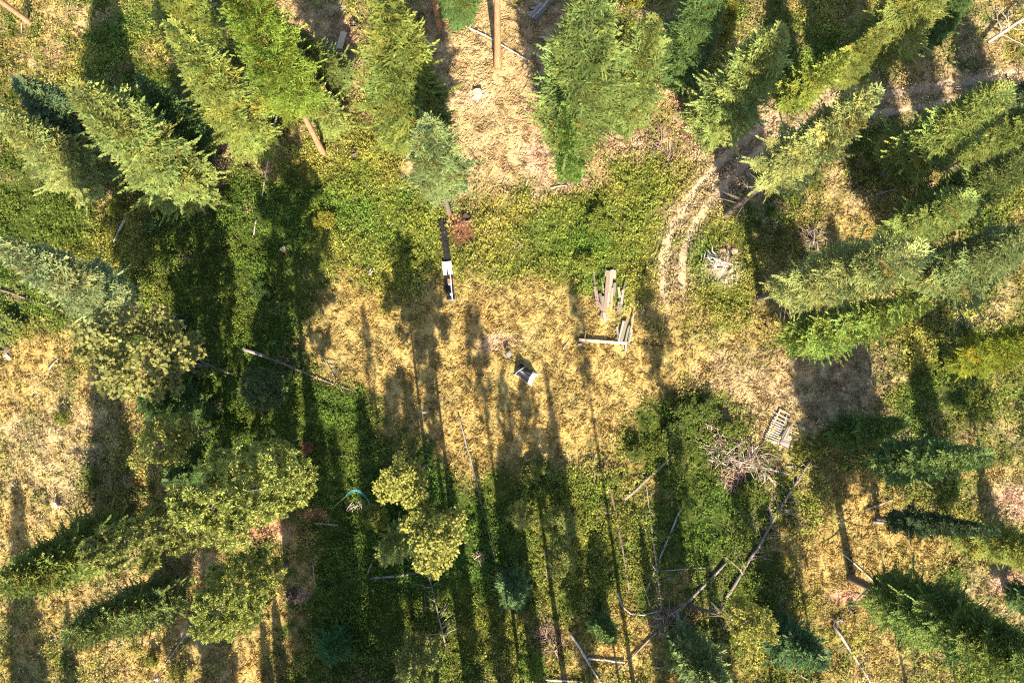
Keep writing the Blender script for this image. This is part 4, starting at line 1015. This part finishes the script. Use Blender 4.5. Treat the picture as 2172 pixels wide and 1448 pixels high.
heap('plank_heap', 'smaller stack of grey boards at the end of the square beam', 'plank heap', (1322, 708), [
    ((1328, 682), (1316, 726), 6, .34, W2), ((1322, 682), (1312, 724), 5, .32, W3), ((1333, 694), (1325, 728), 4, .3, W1), ((1338, 694), (1332, 732), 5, .26, W2), ((1343, 666), (1336, 704), 3, .38, W3), ((1308, 694), (1310, 710), 4, .2, W3),
    ((1312, 706), (1310, 728), 5, .24, W1), ((1340, 700), (1334, 726), 3, .3, W3), ((1321, 728), (1318, 740), 5, .2, W1), ((1327, 730), (1327, 746), 4, .2, W3), ((1308, 716), (1304, 726), 4, .18, W4)], 'old plank heaps')
heap('plank_heap', 'grey jumbled boards in the shade beside the tall orange pine trunk at the top', 'plank heap', (1143, 27), [
    ((1122, 40), (1150, 12), 6, .4, GREY), ((1128, 42), (1156, 16), 5, .35, W3), ((1134, 44), (1158, 22), 5, .3, W2), ((1138, 36), (1162, 8), 4, .45, W3), ((1118, 30), (1150, 26), 4, .2, TAN), ((1140, 46), (1152, 30), 6, .25, W4), ((1126, 22), (1146, 18), 4, .3, W3)], 'old plank heaps')
o_ = heap('wooden_board', 'single weathered board lying beside the hollow burnt stump', 'board', (726, 88), []); bpy.data.objects.remove(o_)
def lone_plank(A, B, wpx, z, colr, thick, name, label, cat):
    o = plank(None, np.zeros(3), A, B, wpx, z, colr, thick, name); tag(o, label, cat); return o
lone_plank((731, 71), (721, 106), 13, .22, (.62, .52, .40), .1, 'wooden_board', 'single weathered board lying beside the hollow burnt stump', 'board')
# square beam with an upright rod
bm = at(1276, 725); rb = bpy.data.objects.new('timber_beam', None); COL.objects.link(rb); rb.location = bm
tag(rb, 'pale square beam lying level toward the smaller stack of grey boards', 'beam')
plank(rb, bm, (1234, 722), (1326, 729), 5, .3, (.72, .64, .52), .16, 'beam')
plank(rb, bm, (1240, 718), (1242, 702), 2, .3, (.6, .54, .46), .04, 'rod')
plank(rb, bm, (1228, 721), (1240, 722), 6, .18, (.62, .56, .46), .1, 'beam_end')
plank(rb, bm, (1226, 731), (1234, 731), 4, .12, (.68, .62, .5), .1, 'block')

# ------------------------------------------------------------------ white slatted panel with boards on it
pc = at(1649, 907); rp = bpy.data.objects.new('slatted_panel', None); COL.objects.link(rp); rp.location = pc
tag(rp, 'white slatted wooden panel lying in the grass with boards on one corner', 'slatted panel')
SL = (.50, .47, .41)
def lerp(a, b, t): return (a[0] + (b[0] - a[0]) * t, a[1] + (b[1] - a[1]) * t)
for a, b in (((1653, 870), (1620, 936)), ((1668, 880), (1650, 938)), ((1643, 890), (1634, 908))): plank(rp, pc, a, b, 3, .16, SL, .05, 'rail')
TL, TR, BL, BR = (1652, 869), (1673, 879), (1622, 929), (1671, 949)
sl = [((1652, 869), (1673, 879)), ((1643, 876), (1670, 889)), ((1640, 884), (1666, 896))]
for i in range(9):
    t = i / 8; a = lerp((1636, 890), (1620, 928), t); b = lerp((1662, 902), (1650, 940), t); sl.append((a, b))
for i in range(7):
    t = i / 6; a = lerp((1662, 922), (1652, 938), t); b = lerp((1679, 927), (1670, 948), t); sl.append((a, b))
sl += [((1632, 936), (1642, 941)), ((1622, 931), (1628, 934))]
for a, b in sl: plank(rp, pc, a, b, 2.6, .22, tuple(v * rng.uniform(.85, 1.1) for v in SL), .04, 'slat')
heap('plank_stack', 'few brown boards stacked on the corner of the white slatted panel', 'plank stack', (1665, 918), [
    ((1669, 903), (1655, 930), 3, .36, W2), ((1672, 904), (1660, 930), 3, .40, W3), ((1675, 906), (1665, 928), 3, .38, W1), ((1665, 906), (1654, 926), 3, .34, (.10, .09, .085)), ((1668, 916), (1658, 934), 4, .33, W1)])

# ------------------------------------------------------------------ the long black trough
M_BLACK = plain_mat('black_rubber', (.016, .015, .015), .8, .5, 3, spec=.15)
M_BLACK2 = plain_mat('black_tin', (.020, .019, .019), .7, .4, 2, spec=.2)
M_WHITEP = plain_mat('white_sheet', (.86, .86, .84), .5, .03, 3)
M_RUST = plain_mat('rust', (.30, .11, .05), .8, .4, 6)
tc = at(948, 552); rt = bpy.data.objects.new('cattle_trough', None); COL.objects.link(rt); rt.location = tc
tag(rt, 'long narrow black trough with a white sheet across its middle', 'trough')
def strip(A, B, wpx, z, th, name, mat, walls=0.0, ribs=0):
    a = at(*A); c = at(*B); q = ppm(a); L = np.linalg.norm((c - a)[:2]); d = (c - a) / L; d[2] = 0
    x = np.array([d[1], -d[0], 0]); R = np.column_stack([x, d, [0, 0, 1]]); wd = wpx / q
    b = Build(); b.box((0, 0, 0), (wd, L, th), None, 0.012)
    if walls:
        for s in (-1, 1): b.box((s * (wd / 2 - .02), 0, th / 2 + walls / 2 + .003), (.035, L * .998, walls), None, .008)
    for i in range(ribs): b.box((wd * (-.3 + .6 * i / max(1, ribs - 1)), 0, th / 2 + .012), (.03, L * .97, .024))
    m = (a + c) / 2 - tc; m[2] += z
    return obj(name, b.mesh(name, mat), rt, m, Matrix(R.tolist()))
strip((938, 469), (944, 512), 17, .20, .1, 'lid', M_BLACK, 0, 4)
strip((945, 513), (950, 556), 14, .16, .1, 'lid', M_BLACK, 0, 3)
strip((948, 557), (951, 584), 19, .36, .02, 'cover_sheet', M_WHITEP)
strip((951, 584), (957, 638), 17, .12, .06, 'basin', M_BLACK2, .22, 0)
strip((949, 571), (951, 587), 2.5, .42, .05, 'handle', M_BLACK)
strip((956, 582), (961, 639), 1.8, .46, .035, 'rod', M_WHITEP)
strip((953, 592), (953.5, 602), 6, .24, .06, 'rusty_fitting', M_RUST)
strip((953, 603), (954, 605.5), 3.0, .28, .05, 'white_cap', M_WHITEP)
strip((956, 623), (956.6, 628), 3.0, .26, .05, 'white_cap', M_WHITEP)
strip((949, 638.5), (968, 636.5), 2.0, .38, .03, 'end_rim', plain_mat('bare_metal', (.55, .55, .53), .4, .1, 8, .6))

# ------------------------------------------------------------------ the tent
M_FLY = plain_mat('tent_fly', (.012, .013, .018), .45, .5, 3.5, spec=.4)
M_FLYW = plain_mat('tent_end', (.84, .84, .83), .55, .04, 3)
M_FLYG = plain_mat('tent_side', (.28, .29, .33), .5, .1, 3)
M_POLE = plain_mat('tent_pole', (.78, .78, .76), .35, .03, 3)
tl, tb, trr, tt_ = at(1088.5, 792), at(1127, 818), at(1143, 793.5), at(1104, 771)
t0 = (tl + tb + trr + tt_) / 4; t0[2] = zg(t0[0], t0[1])
tent = bpy.data.objects.new('tent', None); COL.objects.link(tent); tent.location = t0
tag(tent, 'small dark tent with white end panels pitched in the golden grass', 'tent')
def loc_(p): return np.array([p[0] - t0[0], p[1] - t0[1], zg(p[0], p[1]) - t0[2]])
Ltl, Ltb, Ltr, Ltt = map(loc_, (tl, tb, trr, tt_))
TH = 1.12
def arch(A, B, top, n=9, bulge=.0):
    """Pole bent from A over a crest of height `top` to B."""
    u = np.linspace(0, 1, n)[:, None]; p = A + (B - A) * u
    p = p + np.array([0, 0, 1.0]) * (top * np.sin(np.pi * u) ** .72)
    return p
def inset(a, b, f): return a + (b - a) * f
A1, B1 = inset(Ltl, Ltb, .08), inset(Ltt, Ltr, .30)       # arch at the dark end
A2, B2 = inset(Ltb, Ltl, .20), inset(Ltr, Ltt, .30)       # arch at the white end
ar1 = arch(A1, B1, TH); ar2 = arch(A2, B2, TH * .93)
def loft(c1, c2, nn, sag, mat, name, hem=0.0):
    V = []; n = len(c1)
    for k in range(nn):
        t = k / (nn - 1); row = c1 * (1 - t) + c2 * t
        row = row.copy(); row[:, 2] -= sag * math.sin(math.pi * t) * (row[:, 2] / (TH + .01))
        cen = row.mean(0); pull = hem * math.sin(math.pi * t)
        for e in (0, n - 1): row[e, :2] += (cen[:2] - row[e, :2]) * pull
        row[1, :2] += (cen[:2] - row[1, :2]) * pull * .5; row[-2, :2] += (cen[:2] - row[-2, :2]) * pull * .5
        V.append(row)
    V = np.concatenate(V); I = np.arange(nn * n).reshape(nn, n)
    F = np.stack([I[:-1, :-1], I[:-1, 1:], I[1:, 1:], I[1:, :-1]], -1).reshape(-1, 4)
    me = mesh_np(name, V, F, mat, None, True)
    o = obj(name, me, tent); so = o.modifiers.new('cloth', 'SOLIDIFY'); so.thickness = .012; so.offset = 0
    return V.reshape(nn, n, 3)
fl = loft(ar1, ar2, 9, .14, M_FLY, 'fly', .16)
# ends: from each arch down to the two ground corners
e2 = np.stack([Ltb + (Ltr - Ltb) * t for t in np.linspace(0, 1, 9)]) + np.array([0, 0, .04])
cen = (Ltb + Ltr) / 2 + (Ltl - Ltb) * .10
e2 += ((np.sin(np.pi * np.linspace(0, 1, 9)) * .8)[:, None]) * (cen - (Ltb + Ltr) / 2)
loft(ar2 + unit((Ltb - Ltl)[None]) * .006, e2, 5, 0, M_FLYW, 'end_panel')
e1 = np.stack([Ltl + (Ltt - Ltl) * t for t in np.linspace(0, 1, 9)]) + np.array([0, 0, .04])
loft(ar1 - unit((Ltb - Ltl)[None]) * .006, e1, 5, 0, M_FLY, 'end_panel')
# pale triangular vent on the dark end
va, vb, vc = inset(e1[1], ar1[2], .12), inset(e1[6], ar1[6], .35), inset(e1[4], ar1[4], .62)
nv = unit(np.cross(vb - va, vc - va)[None])[0]; nv = nv if nv[2] > 0 else -nv
bb = Build(); k_ = nv * .03; k2 = nv * .045
bb.add([va + k_, vb + k_, vc + k_, va + k2, vb + k2, vc + k2], [(2, 1, 0), (3, 4, 5), (0, 1, 4, 3), (1, 2, 5, 4), (2, 0, 3, 5)])
obj('vent_panel', bb.mesh('vent_panel', M_FLYG), tent)
for a_ in (ar1, ar2):
    p = Build(); p.tube(a_ + np.array([0, 0, .02]), .022, 6); obj('pole', p.mesh('pole', M_POLE, True), tent)
p = Build(); p.tube(fl[:, 0] + np.array([0, 0, .03]), .016, 5); obj('hem_tape', p.mesh('hem_tape', M_POLE, True), tent)
p = Build(); p.tube(np.stack([fl[i, 5] + np.array([0, 0, .02]) for i in range(4, 9)]), .012, 5); obj('seam', p.mesh('seam', M_FLYG, True), tent)
for c_ in (Ltl, Ltb, Ltr, Ltt):
    p = Build(); e = unit((c_ * np.array([1, 1, 0]))[None])[0]
    p.tube([c_ + np.array([0, 0, .1]), c_ + e * .16 + np.array([0, 0, -.05])], .012, 5); obj('peg', p.mesh('peg', M_POLE), tent)

# ------------------------------------------------------------------ folding chair beside the tent
M_CHAIRF = plain_mat('chair_frame', (.04, .04, .042), .4, .1, 5, .4)
M_CHAIRS = plain_mat('chair_seat', (.20, .20, .205), .6, .1, 5)
ch = at(1079, 754); rc = bpy.data.objects.new('folding_chair', None); COL.objects.link(rc); rc.location = ch
rc.rotation_euler = (0, 0, math.radians(35))
tag(rc, 'small folding chair with a pale grey seat beside the tent', 'chair')
b = Build(); b.box((0, 0, .42), (.36, .34, .03), None, .01); obj('seat', b.mesh('seat', M_CHAIRS), rc)
Rb = np.array(Euler((math.radians(-16), 0, 0)).to_matrix())
b = Build(); b.box((0, .27, .66), (.46, .03, .36), Rb, .008); obj('backrest', b.mesh('backrest', M_CHAIRF), rc)
b = Build(); b.box((-.27, .02, .58), (.05, .42, .03)); obj('armrest', b.mesh('armrest', M_CHAIRS), rc)
b = Build(); b.box((.27, .02, .58), (.05, .42, .03)); obj('armrest', b.mesh('armrest', M_CHAIRS), rc)
for sx in (-1, 1):
    for sy in (-1, 1):
        b = Build(); b.tube([(sx * .26, sy * .25, -.03), (sx * .24, -sy * .16, .58)], .015, 6); obj('leg', b.mesh('leg', M_CHAIRF, True), rc)

# ------------------------------------------------------------------ turquoise sling among the shrubs
M_TURQ = plain_mat('turquoise_cloth', (.05, .27, .33), .6, .25, 4)
M_CORD = plain_mat('pale_cord', (.6, .58, .5), .7, .1, 5)
h0, h1, h2 = at(741, 1048), at(761, 1038), at(783, 1053)
rh = bpy.data.objects.new('hammock', None); COL.objects.link(rh); rh.location = h0
tag(rh, 'turquoise hammock curving between the broadest pine and the golden crowns', 'hammock')
t = np.linspace(0, 1, 13)[:, None]
mid = (1 - t) ** 2 * h0 + 2 * t * (1 - t) * (2 * h1 - (h0 + h2) / 2) + t ** 2 * h2 - h0
mid[:, 2] = 0.95 - .30 * np.sin(np.pi * t[:, 0])
tg = unit(np.gradient(mid, axis=0)); sd = unit(np.cross(tg, [0, 0, 1.0]))
wd = (.03 + .07 * np.sin(np.pi * t[:, 0]) ** .6)[:, None]
V = np.concatenate([mid - sd * wd + [0, 0, .10], mid - [0, 0, .06], mid + sd * wd + [0, 0, .10]])
I = np.arange(39).reshape(3, 13); F = np.stack([I[:-1, :-1], I[:-1, 1:], I[1:, 1:], I[1:, :-1]], -1).reshape(-1, 4)
o = obj('cloth', mesh_np('cloth', V, F, M_TURQ, None, True), rh); so = o.modifiers.new('cloth', 'SOLIDIFY'); so.thickness = .012
for e, dd in ((mid[0], -tg[0]), (mid[-1], tg[-1])):
    b = Build(); b.tube([e, e + dd * .6 + np.array([0, 0, .35]), e + dd * 1.1 + np.array([0, 0, .75])], .012, 5); obj('cord', b.mesh('cord', M_CORD), rh)

# loose twigs strewn over the forest floor
n = 1500; x, y = scatter(n); Wt, _, _ = field(x, y); k = allowed(x, y); x, y = x[k], y[k]; n = len(x)
az = rng.uniform(0, 6.283, n); L = rng.uniform(.25, 1.0, n) ; wv = rng.uniform(.018, .045, n)
d = np.stack([np.cos(az), np.sin(az), rng.normal(0, .12, n)], 1); sd = np.stack([-np.sin(az), np.cos(az), 0 * az], 1)
c0 = np.column_stack([x, y, height(x, y) + rng.uniform(.05, .28, n)])
e0 = c0 - d * L[:, None] / 2; e1 = c0 + d * L[:, None] / 2 + sd * (rng.normal(0, .06, n) * L)[:, None]; up_ = np.array([0, 0, 1.0])
V = np.stack([e0 - sd * wv[:, None] / 2, e0 + sd * wv[:, None] / 2, e0 + up_ * wv[:, None], e1 - sd * wv[:, None] / 3, e1 + sd * wv[:, None] / 3, e1 + up_ * wv[:, None] * .7], 1).reshape(-1, 3)
F = (np.array([[0, 3, 5, 2], [1, 2, 5, 4], [0, 1, 4, 3]])[None] + 6 * np.arange(n)[:, None, None]).reshape(-1, 4)
tw = np.array([.42, .34, .27]) * rng.uniform(.35, 1.25, (n, 1)) * (1 + rng.normal(0, .06, (n, 3)))
o = obj('twig_litter', mesh_np('twig_litter', V, F, M_GRASS, np.repeat(tw, 6, 0))); tag(o, kind='stuff')

# white flower heads dotted in the sunny grass at the right
n = 170; u = rng.normal(0, 1, (n, 2)); c0 = at(2045, 695)
fxy = c0[:2] + u * np.array([1.6, 1.3]); s = .04
P = np.column_stack([fxy, height(fxy[:, 0], fxy[:, 1]) + rng.uniform(.3, .6, n)])
V = np.stack([P + [-s, 0, 0], P + [0, -s, .01], P + [s, 0, 0], P + [0, s, .01]], 1).reshape(-1, 3)
o = obj('white_flowers', mesh_np('white_flowers', V, np.arange(4 * n).reshape(n, 4), M_HERB, np.full((4 * n, 3), .55))); tag(o, kind='stuff')
